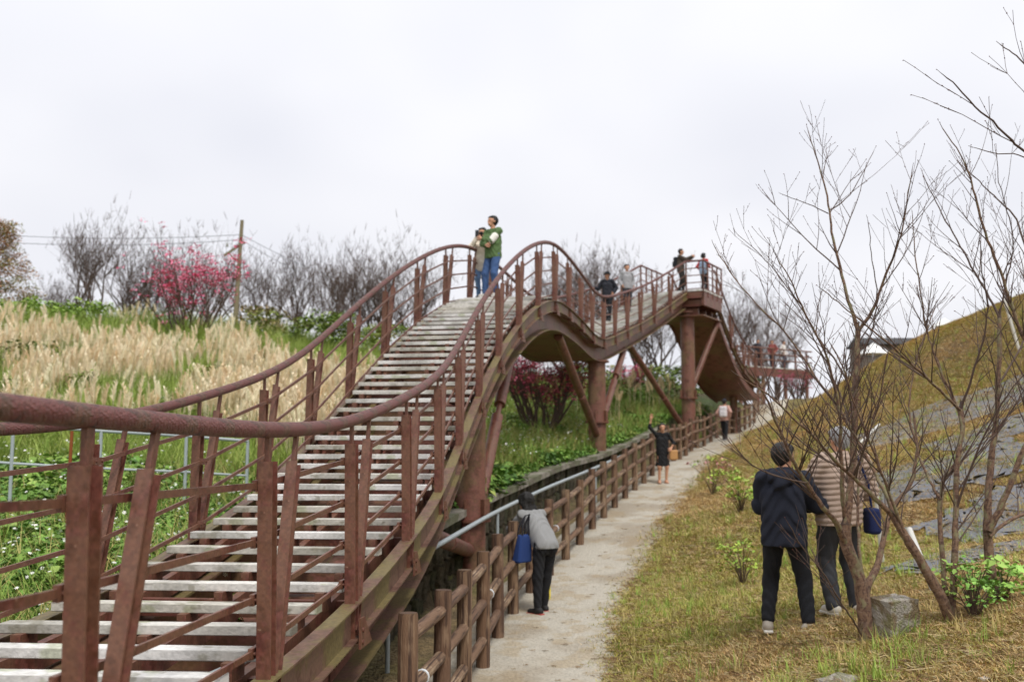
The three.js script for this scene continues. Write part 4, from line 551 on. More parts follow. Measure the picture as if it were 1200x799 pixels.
function nets(prims, k, cell, wave, cut) {
  const lo = V(1e9, 1e9, 1e9), hi = V(-1e9, -1e9, -1e9); for (const p of prims) for (const [q, r] of [[p.a, p.ra], [p.b, p.rb]]) { lo.min(q.clone().addScalar(-r - 3 * cell - 0.01)); hi.max(q.clone().addScalar(r + 3 * cell + 0.01)); }
  const f0 = field(prims, k, wave), f = cut ? (x, y, z) => Math.max(f0(x, y, z), cut(x, y, z)) : f0;
  const nx = Math.ceil((hi.x - lo.x) / cell) + 1, ny = Math.ceil((hi.y - lo.y) / cell) + 1, nz = Math.ceil((hi.z - lo.z) / cell) + 1, D = new Float32Array(nx * ny * nz).fill(1), C = 4;
  for (let k0 = 0; k0 < nz; k0 += C) for (let j0 = 0; j0 < ny; j0 += C) for (let i0 = 0; i0 < nx; i0 += C) { // skip blocks far from the surface
    const c = f(lo.x + (i0 + 1.5) * cell, lo.y + (j0 + 1.5) * cell, lo.z + (k0 + 1.5) * cell), far = Math.abs(c) > cell * C * 1.25 + 0.02;
    for (let k = k0; k < Math.min(nz, k0 + C); k++) for (let j = j0; j < Math.min(ny, j0 + C); j++) for (let i = i0; i < Math.min(nx, i0 + C); i++) D[(k * ny + j) * nx + i] = far ? c : f(lo.x + i * cell, lo.y + j * cell, lo.z + k * cell); }
  const id = new Int32Array(nx * ny * nz).fill(-1), pos = [], nor = [], uv = [], idx = []; const e = cell * 0.6;
  for (let k = 0; k < nz - 1; k++) for (let j = 0; j < ny - 1; j++) for (let i = 0; i < nx - 1; i++) {
    let n = 0, sx = 0, sy = 0, sz = 0; const g = (a, b, c) => D[((k + c) * ny + j + b) * nx + i + a]; let s = 0; for (let q = 0; q < 8; q++) if (g(q & 1, q >> 1 & 1, q >> 2) < 0) s++; if (s === 0 || s === 8) continue;
    for (let q = 0; q < 8; q++) for (const ax of [1, 2, 4]) if (!(q & ax)) { const r = q | ax, a = g(q & 1, q >> 1 & 1, q >> 2), b = g(r & 1, r >> 1 & 1, r >> 2); if (a < 0 !== b < 0) { const t = a / (a - b); sx += lerp(q & 1, r & 1, t); sy += lerp(q >> 1 & 1, r >> 1 & 1, t); sz += lerp(q >> 2, r >> 2, t); n++; } }
    const x = lo.x + (i + sx / n) * cell, y = lo.y + (j + sy / n) * cell, z = lo.z + (k + sz / n) * cell, m = V(f(x + e, y, z) - f(x - e, y, z), f(x, y + e, z) - f(x, y - e, z), f(x, y, z + e) - f(x, y, z - e)).normalize();
    id[(k * ny + j) * nx + i] = pos.length / 3; pos.push(x, y, z); nor.push(m.x, m.y, m.z); uv.push(x + z * 0.7, y);
  }
  const at = (i, j, k) => id[(k * ny + j) * nx + i];
  for (let k = 1; k < nz - 1; k++) for (let j = 1; j < ny - 1; j++) for (let i = 1; i < nx - 1; i++) { const a = D[(k * ny + j) * nx + i] < 0; for (const [b, q] of [[D[(k * ny + j) * nx + i + 1], [[i, j - 1, k - 1], [i, j, k - 1], [i, j, k], [i, j - 1, k]]], [D[(k * ny + j + 1) * nx + i], [[i - 1, j, k - 1], [i - 1, j, k], [i, j, k], [i, j, k - 1]]], [D[((k + 1) * ny + j) * nx + i], [[i - 1, j - 1, k], [i, j - 1, k], [i, j, k], [i - 1, j, k]]]]) if (a !== b < 0) { const w = q.map((p) => at(...p)); if (w.some((v) => v < 0)) continue; a ? idx.push(w[0], w[1], w[2], w[0], w[2], w[3]) : idx.push(w[0], w[2], w[1], w[0], w[3], w[2]); } }
  return geom(pos, uv, idx, nor);
}
const clothBump = tex(256, (u, v) => { const e = N(u, v, 40, 2, 3) * 0.5 + N(u, v, 90, 2, 5) * 0.5; return [e, e, e]; }, false);
const cloth = (c, r = 0.9) => std({ color: c, roughness: r, bumpMap: rep(clothBump, 4), bumpScale: 0.003, side: THREE.FrontSide });
const skinM = std({ color: 0xc59274, roughness: 0.6, side: THREE.FrontSide }), hairM = std({ color: 0x17130f, roughness: 0.55, bumpMap: rep(grainBump, 14, 2), bumpScale: 0.004 });
function ik(a, b, l1, l2, pole) { const D = b.clone().sub(a), d = Math.min(D.length(), (l1 + l2) * 0.999), u = D.clone().normalize(), x = (l1 * l1 - l2 * l2 + d * d) / (2 * d), h = Math.sqrt(Math.max(0, l1 * l1 - x * x)), p = pole.clone().addScaledVector(u, -pole.dot(u)).normalize(); return a.clone().addScaledVector(u, x).addScaledVector(p, h); }
const fold = (amp, seed) => (x, y, z) => amp * 1.3 * (Math.sin(y * 46 + 7 * Math.sin(x * 13 + seed) + 4 * Math.sin(z * 17)) * 0.5 + Math.sin(x * 31 + y * 24 + seed * 3) * 0.3 + Math.sin(z * 37 - y * 19 + seed) * 0.3);
// the figure faces +z; left is +x; lengths for a height of 1.72 m
function person(o) {
  const sc = (o.h ?? 1.72) / 1.72, root = thing('person', o.label, 'person', o.at, o.turn, o.group); root.scale.setScalar(sc);
  const cell = o.cell ?? 0.014, v = (q) => V(...q), pel = v(o.pelvis ?? [0, 0.93, 0]), sho = v(o.chest ?? [0, 1.40, 0]), up = sho.clone().sub(pel).normalize(), tw = o.twist ?? 0, sd = V(Math.cos(tw), 0, -Math.sin(tw));
  const slim = o.slim ?? 1, wSh = 0.175 * slim, hip = [1, -1].map((e) => pel.clone().add(V(e * 0.09, -0.02, 0))), sh = [1, -1].map((e) => sho.clone().addScaledVector(sd, e * wSh)), feet = (o.feet ?? [[0.1, 0, 0, 0.2], [-0.1, 0, 0, -0.2]]), ank = feet.map((f) => V(f[0], f[1] + 0.085, f[2]));
  const knee = ank.map((a, i) => ik(hip[i], a, 0.425, 0.42, v(o.knee ?? [0, 0, 1]).add(V((i ? -1 : 1) * 0.12, 0, 0)))), hands = o.hands.map(v), poles = o.elbow ?? [[0.6, -0.6, -0.7], [-0.6, -0.6, -0.7]], elb = hands.map((w, i) => ik(sh[i], w, 0.29, 0.25, v(poles[i]))), wr = hands.map((w, i) => { const D = w.clone().sub(sh[i]); return D.length() > 0.539 ? sh[i].clone().addScaledVector(D.normalize(), 0.539) : w; });
  // head frame
  const hd = v(o.head ?? [sho.x, sho.y + 0.2, sho.z + 0.02]), hy = o.headYaw ?? 0, hp = o.headPitch ?? 0, q = new THREE.Quaternion().setFromEuler(new THREE.Euler(hp, hy, o.headRoll ?? 0, 'YXZ')), H = (x, y, z) => V(x, y, z).applyQuaternion(q).add(hd);
  const headPrims = [ball(H(0, 0.035, -0.012), 0.087), cap(H(0, 0.015, 0.028), H(0, -0.062, 0.042), 0.068, 0.044), cap(H(0, 0.006, 0.092), H(0, -0.022, 0.104), 0.009, 0.013), ball(H(0.078, -0.005, -0.01), 0.017), ball(H(-0.078, -0.005, -0.01), 0.017), cap(H(-0.02, -0.052, 0.074), H(0.02, -0.052, 0.074), 0.014)];
  const neck = cap(sho.clone().addScaledVector(up, -0.02), hd.clone().add(V(0, -0.05, -0.015)), 0.056, 0.05), torso = [cap(pel.clone().add(V(0.05, 0, 0)), sho.clone().addScaledVector(up, -0.14).addScaledVector(sd, 0.06), 0.105 * slim, 0.105 * slim), cap(pel.clone().add(V(-0.05, 0, 0)), sho.clone().addScaledVector(up, -0.14).addScaledVector(sd, -0.06), 0.105 * slim, 0.105 * slim), cap(sh[0].clone().addScaledVector(sd, -0.02), sh[1].clone().addScaledVector(sd, 0.02), 0.062)];
  const limb = (i, g) => [cap(sh[i], elb[i], 0.05 * g, 0.04 * g), cap(elb[i], wr[i], 0.041 * g, 0.027 * g)], leg = (i, g) => [cap(hip[i], knee[i], 0.083 * g, 0.057 * g), cap(knee[i], ank[i], 0.056 * g, 0.037 * g)];
  // hands with palm, four fingers and thumb
  const handGeos = wr.map((w, i) => { const f = w.clone().sub(elb[i]).normalize(), pn = v((o.palm ?? [[-1, 0, 0], [1, 0, 0]])[i]), n = pn.addScaledVector(f, -pn.dot(f)).normalize(), s = f.clone().cross(n).multiplyScalar(i ? 1 : -1), cu = (o.curl ?? [0.4, 0.4])[i], pr = [cap(w.clone().addScaledVector(f, -0.03), w.clone().addScaledVector(f, 0.02), 0.027, 0.026), cap(w.clone().addScaledVector(f, 0.02).addScaledVector(s, 0.016), w.clone().addScaledVector(f, 0.075).addScaledVector(s, 0.024), 0.02, 0.017), cap(w.clone().addScaledVector(f, 0.02).addScaledVector(s, -0.016), w.clone().addScaledVector(f, 0.072).addScaledVector(s, -0.024), 0.02, 0.016)]; const main = nets([...pr], 0.02, o.hcell ?? 0.006);
    const fs = [[-0.03, 0.052, 0.92], [-0.01, 0.062, 1], [0.011, 0.066, 1], [0.031, 0.058, 0.98]].map(([off, L, rr]) => { const b = w.clone().addScaledVector(f, 0.08).addScaledVector(s, off), d1 = f.clone().multiplyScalar(Math.cos(cu * 0.8)).addScaledVector(n, Math.sin(cu * 0.8)), d2 = f.clone().multiplyScalar(Math.cos(cu * 1.9)).addScaledVector(n, Math.sin(cu * 1.9)), m = b.clone().addScaledVector(d1, L * 0.55); return nets([cap(b.clone().addScaledVector(f, -0.02), m, 0.0095 * rr, 0.009 * rr), cap(m, m.clone().addScaledVector(d2, L * 0.5), 0.009 * rr, 0.0075 * rr)], 0.004, o.hcell ?? 0.006); });
    const tb = w.clone().addScaledVector(f, 0.02).addScaledVector(s, 0.03), td = f.clone().multiplyScalar(0.75).addScaledVector(s, 0.55).addScaledVector(n, 0.35).normalize(), tm = tb.clone().addScaledVector(td, 0.04); fs.push(nets([cap(tb, tm, 0.012, 0.0105), cap(tm, tm.clone().addScaledVector(td.clone().addScaledVector(n, cu * 0.6).addScaledVector(s, -0.3).normalize(), 0.032), 0.0105, 0.0085)], 0.006, o.hcell ?? 0.006)); return merge([main, ...fs]); });
  const bodyG = nets([...torso.map((p) => cap(p.a, p.b, p.ra - 0.012, p.rb - 0.012)), neck, ...limb(0, 0.92), ...limb(1, 0.92), ...leg(0, 0.9), ...leg(1, 0.9)], 0.045, cell), headG = nets([...headPrims, cap(hd.clone().add(V(0, -0.05, -0.015)), neck.a, 0.05, 0.052)], 0.022, Math.min(cell, o.headCell ?? 0.008));
  const body = part('body', merge([bodyG, headG, ...handGeos]), o.skin ?? skinM, root);
  for (const e of [-1, 1]) { part('eye', new THREE.SphereGeometry(0.0095, 8, 6).translate(...H(e * 0.032, 0.014, 0.082).toArray()), std({ color: 0x1a120e, roughness: 0.2 }), body); part('brow', tube([H(e * 0.018, 0.036, 0.087), H(e * 0.034, 0.04, 0.084), H(e * 0.048, 0.034, 0.074)], 0.004, 5), hairM, body); }
  part('mouth', tube([H(-0.02, -0.054, 0.087), H(0, -0.053, 0.091), H(0.02, -0.054, 0.087)], 0.0045, 5), std({ color: 0x8d4a42, roughness: 0.5 }), body);
  // trousers or skirt
  const tr = o.trousers; if (tr) { const g = tr.g ?? 1.12, pr = [cap(pel.clone().add(V(0.055, -0.005, 0)), pel.clone().add(V(-0.055, -0.005, 0)), 0.115 * slim), ...[0, 1].flatMap((i) => { const hem = ank[i].clone().lerp(knee[i], tr.hem ?? 0.02); return [cap(hip[i], knee[i], 0.093 * g, 0.068 * g), cap(knee[i], hem, 0.068 * g, (tr.cuff ?? 0.055) * g)]; })]; if (o.seat) pr.push(ball(pel.clone().add(V(0.065, -0.06, -0.035)), 0.1), ball(pel.clone().add(V(-0.065, -0.06, -0.035)), 0.1)); part('trousers', nets(pr, 0.03, cell, fold(0.005, 2)), cloth(tr.c), root); }
  if (o.skirt) { const pr = []; for (let a = 0; a < 8; a++) { const x = Math.cos(a * 0.785), z = Math.sin(a * 0.785); pr.push(cap(pel.clone().add(V(x * 0.06, 0.08, z * 0.04)), pel.clone().add(V(x * 0.13, -o.skirt.len, z * 0.11)), 0.085, 0.075)); } part('skirt', nets(pr, 0.02, cell, fold(0.006, 1), (x, y) => pel.y - o.skirt.len - y), cloth(o.skirt.c), root); }
  // upper garment
  const tp = o.top, g = tp.g ?? 1.15, hemY = tp.hem ?? 0.02, pr = torso.map((p, i) => i < 2 ? cap(p.a.clone().addScaledVector(up, -hemY), p.b, p.ra * (tp.waist ?? 1.1) + 0.022 * g, p.rb + 0.022 * g) : cap(p.a, p.b, p.ra + 0.012 * g)); for (const i of [0, 1]) { const end = tp.sleeve === undefined ? wr[i] : elb[i].clone().lerp(wr[i], tp.sleeve); pr.push(cap(sh[i], elb[i], 0.056 * g, 0.05 * g), cap(elb[i], end, 0.05 * g, 0.04 * g)); }
  pr.push(cap(sho.clone().addScaledVector(up, 0.0), sho.clone().addScaledVector(up, tp.collar ?? 0.03), 0.072, 0.062)); if (tp.extra) pr.push(...tp.extra(V, cap, ball, sho, pel, hd));
  const quilt = tp.quilt ? (x, y, z) => -0.012 * Math.abs(Math.sin((y + 0.02 * Math.sin(x * 7)) * 62)) + 0.003 * Math.sin(x * 60 + y * 31) : fold(tp.fold ?? 0.007, 5);
  const cutY = pel.y - (tp.cut ?? 0.5); const top = part(tp.name ?? 'jacket', nets(pr, 0.035, cell, quilt, (x, y) => cutY - y), cloth(tp.c), root);
  if (o.band) part('sleeve_band', nets([cap(sh[o.band.i].clone().lerp(elb[o.band.i], 0.55), sh[o.band.i].clone().lerp(elb[o.band.i], 0.98), 0.064 * g, 0.06 * g)], 0.01, cell), cloth(o.band.c), top);
  // shoes
  feet.forEach((f, i) => { const d = V(Math.sin(f[3] ?? 0), 0, Math.cos(f[3] ?? 0)), a = V(f[0], f[1], f[2]), S = part('shoe', nets([cap(a.clone().addScaledVector(d, -0.045).add(V(0, 0.055, 0)), a.clone().addScaledVector(d, 0.13).add(V(0, 0.043, 0)), 0.046, 0.038), cap(a.clone().add(V(0, 0.06, 0)), a.clone().add(V(0, 0.1, 0)), 0.045)], 0.03, Math.min(cell, 0.012), null, (x, y) => f[1] + 0.012 - y), o.shoes.bare ? (o.skin ?? skinM) : cloth(o.shoes.c, 0.7), root); part('sole', new RoundedBoxGeometry(0.085, 0.03, 0.27, 2, 0.014).translate(0, 0.016, 0.04).rotateY(f[3] ?? 0).translate(f[0], f[1], f[2]), cloth(o.shoes.sole, 0.6), S); });
  // hair and hat
  if (o.hair) { const k = o.hair, pr2 = [ball(H(0, 0.05, -0.028), 0.092), ball(H(0, 0.035, -0.035), 0.088), cap(H(-0.045, 0.09, 0.03), H(0.045, 0.09, 0.03), 0.034), ball(H(0, -0.01, -0.045), 0.068), ball(H(0, -0.05, -0.045), 0.045)]; if (k.long) for (let a = -3; a <= 3; a++) { const t = a * 0.42; pr2.push(cap(H(Math.sin(t) * 0.085, 0.03, -0.02 - Math.cos(t) * 0.05), H(Math.sin(t) * 0.1, -k.long, -0.015 - Math.cos(t) * 0.06), 0.04, 0.034)); } if (k.puff) pr2.push(ball(H(0, 0.03, -0.045), 0.092 + k.puff)); const hm = k.c ? hairM.clone() : hairM; if (k.c) hm.color = new THREE.Color(k.c); part('hair', nets(pr2, 0.02, Math.min(cell, 0.008), (x, y, z) => (k.puff > 0.01 ? 0.007 : 0.0035) * (Math.sin(x * 130 + 40 * Math.sin(y * 30)) * Math.sin(z * 110 + y * 50) + 0.6 * Math.sin(x * 61 + z * 47))), hm, root); }
  if (o.hat) { const k = o.hat, hatG = nets([ball(H(0, 0.06, -0.012), 0.094), ball(H(0, 0.085, -0.012), 0.08)], 0.02, Math.min(cell, 0.008), null, (x, y, z) => { const p = V(x, y, z).sub(hd).applyQuaternion(q.clone().invert()); return 0.045 - p.y; }); const m = part('hat', hatG, cloth(k.c), root); if (k.brim) part('brim', new THREE.CylinderGeometry(k.brim, k.brim * 1.03, 0.012, 24).scale(1, 1, k.cap ? 1.1 : 1).applyQuaternion(q).translate(...H(0, 0.05, k.cap ? 0.06 : 0).toArray()), cloth(k.c), m); }
  if (o.mask) part('mask', nets([cap(H(0, -0.01, 0.075), H(0, -0.065, 0.06), 0.045, 0.036), cap(H(-0.06, -0.02, 0.03), H(0.06, -0.02, 0.03), 0.03)], 0.03, 0.009), cloth(o.mask), root);
  root.updateMatrixWorld(true); return { root, wr: wr.map((p) => root.localToWorld(p.clone())), sh: sh.map((p) => root.localToWorld(p.clone())), pel: root.localToWorld(pel.clone()), chest: root.localToWorld(sho.clone()), head: root.localToWorld(hd.clone()), loc: (x, y, z) => root.localToWorld(V(x, y, z)) };
}
const onGround = (x, y, d) => { const p = P(x, y, d); return V(p.x, ground(p.x, -d), -d); };
const AWAY = Math.PI;
// two men on the slope
const navy = person({ at: onGround(922, 728, 10.2), turn: AWAY - 0.35, h: 1.76, cell: 0.011, label: 'man in navy hooded jacket and black trousers standing on the slope, seen from behind',
  pelvis: [0, 0.92, 0], chest: [0.0, 1.4, 0.0], head: [-0.01, 1.6, 0.04], headYaw: -0.5, headPitch: 0.18, feet: [[0.17, 0, 0.02, 0.2], [-0.2, 0, 0.0, -0.75]], hands: [[0.06, 1.17, 0.3], [-0.13, 1.15, 0.27]], elbow: [[0.7, -0.7, -0.4], [-0.9, -0.6, -0.3]],
  top: { c: 0x191d2b, g: 1.5, hem: 0.1, cut: 0.13, waist: 1.2, fold: 0.009, collar: 0.05, extra: (V, cap, ball, s) => [cap(s.clone().add(V(-0.07, 0.02, -0.09)), s.clone().add(V(0.07, 0.02, -0.09)), 0.06), ball(s.clone().add(V(0, -0.05, -0.11)), 0.065), cap(s.clone().add(V(-0.07, 0.05, -0.03)), s.clone().add(V(0.07, 0.05, -0.03)), 0.055)] },
  trousers: { c: 0x14161c, g: 1.1, cuff: 0.056, hem: 0.11 }, shoes: { c: 0xa39a8c, sole: 0xe6e2d8 }, hair: { puff: 0.004 } });
const puffer = person({ at: onGround(990, 727, 10.3), turn: AWAY + 0.1, h: 1.76, cell: 0.011, label: 'grey haired man in beige quilted jacket and dark grey trousers behind the cherry tree',
  pelvis: [0.02, 0.92, 0], chest: [-0.02, 1.39, 0.0], head: [-0.02, 1.6, 0.04], headYaw: 0.25, headPitch: 0.2, feet: [[0.1, 0, 0.0, 0.25], [-0.15, 0, 0.06, -0.2]], hands: [[0.1, 1.12, 0.27], [-0.12, 1.1, 0.27]], elbow: [[0.95, -0.6, -0.3], [-0.95, -0.6, -0.3]],
  top: { c: 0xb29c8c, g: 1.9, hem: 0.05, cut: 0.1, quilt: 1, collar: 0.06 }, trousers: { c: 0x3a3b3f, g: 1.25, cuff: 0.058 }, shoes: { c: 0xcfc9bd, sole: 0xe6e2d8 }, hair: { c: 0x9a9a9a } });
{ const b = puffer.loc(-0.29, 0.86, -0.02); const g = thing('shoulder_bag', 'small navy blue bag hanging at the hip of the man in beige', 'bag', b, AWAY + 0.1); part('pouch', new RoundedBoxGeometry(0.12, 0.25, 0.2, 3, 0.04), cloth(0x1f2c5c), g); part('strap', tube([V(0, 0.12, 0), V(0.06, 0.35, -0.08), V(0.2, 0.62, -0.16)], 0.012, 6), cloth(0x1f2c5c), g); }
// woman leaning on the fence
const lean = person({ at: onGround(634, 716, 14), turn: AWAY + 0.6, h: 1.62, cell: 0.012, seat: 1, slim: 0.98, label: 'woman in grey top and black trousers leaning forward on the log fence',
  pelvis: [0.0, 0.95, -0.1], chest: [0.0, 1.32, 0.22], head: [0.02, 1.48, 0.34], headPitch: 0.45, headYaw: 0.2, feet: [[0.13, 0, -0.1, 0.3], [-0.11, 0, 0.08, -0.1]], hands: [[-0.02, 1.17, 0.5], [0.03, 1.18, 0.47]], elbow: [[1, -0.5, 0.1], [-1, -0.5, 0.1]], palm: [[0, -1, 0], [0, -1, 0]],
  top: { c: 0x8c8c8b, g: 1.05, waist: 1.1, hem: 0.04, cut: 0.06, name: 'sweater' }, trousers: { c: 0x17171b, g: 1.05, cuff: 0.05 }, shoes: { c: 0x1a1717, sole: 0xa8443c }, hair: { long: 0.13, puff: 0.022 } });
{ const b = lean.loc(0.28, 0.9, 0.02); const g = thing('tote_bag', 'bright blue tote bag hanging from the arm of the woman at the fence', 'bag', b, AWAY + 0.9); const m = new RoundedBoxGeometry(0.27, 0.34, 0.1, 7, 0.03); const p = m.attributes.position; for (let i = 0; i < p.count; i++) { const x = p.getX(i), y = p.getY(i), z = p.getZ(i), t = (y + 0.17) / 0.34; p.setXYZ(i, x * (1.08 - 0.22 * t) + 0.012 * Math.sin(y * 30), y - 0.03 * (1 - t) * Math.cos(x * 9) + (t > 0.8 ? -0.02 * Math.cos(x * 14) : 0), z * (1.35 - 0.8 * t) + 0.014 * Math.sin(x * 27 + y * 15)); } m.computeVertexNormals(); part('body', m, cloth(0x1f3a72), g); for (const z of [-0.04, 0.04]) part('handle', tube([V(-0.07, 0.16, z), V(-0.08, 0.3, z * 0.6), V(-0.13, 0.42, 0), V(-0.04, 0.4, 0), V(0.05, 0.28, z * 0.6), V(0.07, 0.16, z)], 0.011, 6), cloth(0x1c1a22), g); }
{ const p = onGround(641, 694, 14.9), g = thing('drink_bottle', 'yellow green drink bottle standing on the path beyond the leaning woman', 'bottle', p); part('bottle', new THREE.LatheGeometry([[0.001, 0], [0.045, 0], [0.05, 0.02], [0.05, 0.2], [0.046, 0.24], [0.02, 0.29], [0.018, 0.33], [0.001, 0.33]].map((q) => new THREE.Vector2(...q)), 20), std({ color: 0xc8bd52, roughness: 0.35 }), g); part('label', new THREE.CylinderGeometry(0.052, 0.052, 0.1, 20, 1, true).translate(0, 0.11, 0), std({ color: 0xe8d24a, roughness: 0.5 }), g); part('bottle_cap', new THREE.CylinderGeometry(0.021, 0.021, 0.03, 14).translate(0, 0.33, 0), std({ color: 0x3a7a48 }), g); }
// woman waving on the path
const wave = person({ at: onGround(777, 566, 28), turn: 0.05, h: 1.57, cell: 0.015, slim: 0.95, label: 'woman in black dress on the path waving with one raised arm',
  head: [0.0, 1.6, 0.03], headPitch: -0.05, feet: [[0.1, 0, 0, 0.1], [-0.1, 0, 0, -0.1]], hands: [[0.22, 1.02, 0.16], [-0.33, 1.86, 0.06]], elbow: [[0.9, -0.4, -0.5], [-1, -0.2, 0]], palm: [[0, 0, -1], [0, 0, 1]], curl: [0.7, 0.1],
  top: { c: 0x131315, g: 1.05, hem: 0.05, cut: 0.1, sleeve: 0.35, name: 'bodice' }, skirt: { c: 0x131315, len: 0.42 }, shoes: { bare: 1, c: 0xb08a70, sole: 0x6a4a3a }, hair: { long: 0.02 } });
{ const b = wave.loc(0.3, 0.83, 0.12), g = thing('handbag', 'small tan handbag carried by the woman in black dress', 'bag', b); part('pouch', new RoundedBoxGeometry(0.22, 0.26, 0.1, 3, 0.04), cloth(0xb98a55, 0.6), g); part('strap', tube([V(-0.06, 0.12, 0), V(-0.06, 0.24, 0), V(-0.04, 0.27, 0.02), V(0.06, 0.24, 0), V(0.07, 0.12, 0)], 0.009, 6), cloth(0x8a6238, 0.6), g); }
// walker far up the path
const walk = person({ at: onGround(850, 517, 42), turn: AWAY - 0.5, h: 1.6, cell: 0.02, headCell: 0.014, hcell: 0.009, label: 'walker with dark cap and pink top far up the footpath',
  feet: [[0.1, 0, 0.16, 0], [-0.1, 0, -0.2, 0]], hands: [[0.24, 0.98, 0.1], [-0.24, 0.98, -0.05]], top: { c: 0xc49a8c, g: 1.2, hem: 0.05, cut: 0.1, name: 'shirt' }, trousers: { c: 0x191a1e }, shoes: { c: 0x2a2a2e, sole: 0xcccccc }, hair: {}, hat: { c: 0x1e2438, brim: 0.1, cap: 1 } });
const pack = (pr, c, label, turn, back = -0.18) => { const g = thing('backpack', label, 'backpack', pr.loc(0, 1.2, back), turn); part('pack', new RoundedBoxGeometry(0.3, 0.42, 0.18, 3, 0.07), cloth(c), g); part('pocket', new RoundedBoxGeometry(0.22, 0.2, 0.06, 3, 0.025).translate(0, -0.08, -0.1), cloth(c), g); for (const e of [-1, 1]) part('strap', tube([V(e * 0.09, 0.18, 0.08), V(e * 0.1, 0.24, 0.16), V(e * 0.12, 0.16, 0.29), V(e * 0.13, -0.12, 0.24), V(e * 0.12, -0.17, 0.08)], 0.018, 6), cloth(c), g); };
pack(walk, 0xd8d4d6, 'pale backpack worn by the walker far up the path', AWAY - 0.5);
// on the bridge: place by depth, offset across the deck
const onDeck = (d, off) => { const s = LINE.sOfDepth(d); return LINE.put(s, off, 0.004); };
const green = person({ at: onDeck(22.9, -0.45), turn: -0.75, h: 1.8, cell: 0.013, label: 'man in green sweater and jeans standing with folded arms on the bridge crest',
  head: [0, 1.61, 0.03], headYaw: -0.25, feet: [[0.13, 0, 0.02, 0.2], [-0.13, 0, 0.1, -0.2]], hands: [[-0.12, 1.24, 0.23], [0.05, 1.08, 0.25]], elbow: [[0.9, -0.7, 0.1], [-0.9, -0.7, 0.1]], palm: [[0, 0, -1], [0, 0, -1]],
  top: { c: 0x566f42, g: 1.2, hem: 0.06, cut: 0.1, name: 'sweater', sleeve: 0.75 }, band: { i: 0, c: 0xe6e4da }, trousers: { c: 0x3f5a86, g: 1.1 }, shoes: { c: 0xb8b4ac, sole: 0xd8d4cc }, hair: { puff: 0.003 } });
const mask = person({ at: onDeck(23.3, -0.78), turn: -0.2, h: 1.62, cell: 0.014, slim: 0.95, label: 'woman in cream patterned coat and black face mask holding up a phone on the bridge',
  head: [0, 1.59, 0.05], headYaw: -0.2, headPitch: 0.1, feet: [[0.09, 0, 0, 0.1], [-0.09, 0, 0.03, -0.1]], hands: [[0.0, 1.4, 0.26], [-0.1, 1.42, 0.27]], elbow: [[0.6, -1, 0.1], [-0.7, -1, 0.1]], palm: [[-0.5, 0, -1], [0.5, 0, -1]], curl: [0.9, 0.9],
  top: { c: 0xeadfce, g: 1.35, hem: 0.2, cut: 0.26, waist: 1.15, name: 'coat' }, trousers: { c: 0x6d8cb4, g: 0.95 }, shoes: { c: 0x2a2626, sole: 0x3a3636 }, hair: { long: 0.06 }, mask: 0x17171a });
{ const a = mask.wr[0].clone().lerp(mask.wr[1], 0.5).add(V(-0.03, 0.11, 0.06)); const ph = thing('phone', 'dark phone held up by the woman in the cream coat', 'phone', a, -0.2); part('case', new RoundedBoxGeometry(0.075, 0.15, 0.01, 2, 0.004), std({ color: 0x1d1d22, roughness: 0.4 }), ph); part('camera_lens', new THREE.CylinderGeometry(0.008, 0.008, 0.004, 12).rotateX(Math.PI / 2).translate(0.02, 0.055, -0.006), std({ color: 0x0a0a0c, roughness: 0.1 }), ph); }
const hatMan = person({ at: onDeck(36.2, -0.3), turn: -0.35, h: 1.66, cell: 0.018, headCell: 0.012, hcell: 0.008, label: 'man in black hat and dark jacket walking down the far bridge slope holding the rail',
  head: [0, 1.6, 0.05], headYaw: -0.15, feet: [[0.09, -0.02, 0.12, 0], [-0.09, 0.02, -0.12, 0]], hands: [[0.24, 0.98, 0.08], [-0.45, 1.16, 0.22]], elbow: [[0.6, -0.6, -0.7], [-0.6, -0.9, -0.2]], palm: [[-1, 0, 0], [0, -1, 0]], top: { c: 0x22242c, g: 1.45, hem: 0.14, cut: 0.2, waist: 1.12 }, trousers: { c: 0x17171b }, shoes: { c: 0x202022, sole: 0x303030 }, hair: {}, hat: { c: 0x17181c, brim: 0.15 } });
const greyMan = person({ at: onDeck(38.0, -0.2), turn: 0.3, h: 1.72, cell: 0.02, headCell: 0.013, hcell: 0.009, label: 'man in light grey shirt walking behind the man in black hat',
  hands: [[0.24, 0.95, 0.06], [-0.24, 0.95, 0.1]], feet: [[0.1, 0, -0.1, 0], [-0.1, 0, 0.12, 0]], top: { c: 0x9a9a9c, g: 1.2, hem: 0.06, cut: 0.1, name: 'shirt' }, trousers: { c: 0x2a2a30 }, shoes: { c: 0x303034, sole: 0x606060 }, hair: {} });
const photoMan = person({ at: pf(0.5, 0.55, 0.004), turn: 1.2, h: 1.72, cell: 0.018, headCell: 0.012, hcell: 0.008, label: 'man in brown jacket on the platform holding both hands out in front',
  head: [0, 1.6, 0.03], hands: [[0.1, 1.38, 0.46], [-0.1, 1.38, 0.46]], elbow: [[0.5, -1, 0], [-0.5, -1, 0]], palm: [[-1, 0, 0], [1, 0, 0]], feet: [[0.1, 0, 0.05, 0.1], [-0.1, 0, -0.05, -0.1]], top: { c: 0x4a4038, g: 1.3, hem: 0.08, cut: 0.12 }, trousers: { c: 0x2a2624 }, shoes: { c: 0x202022, sole: 0x404040 }, hair: {} });
pack(photoMan, 0x1a1c22, 'black backpack worn by the man in brown on the platform', 1.2);
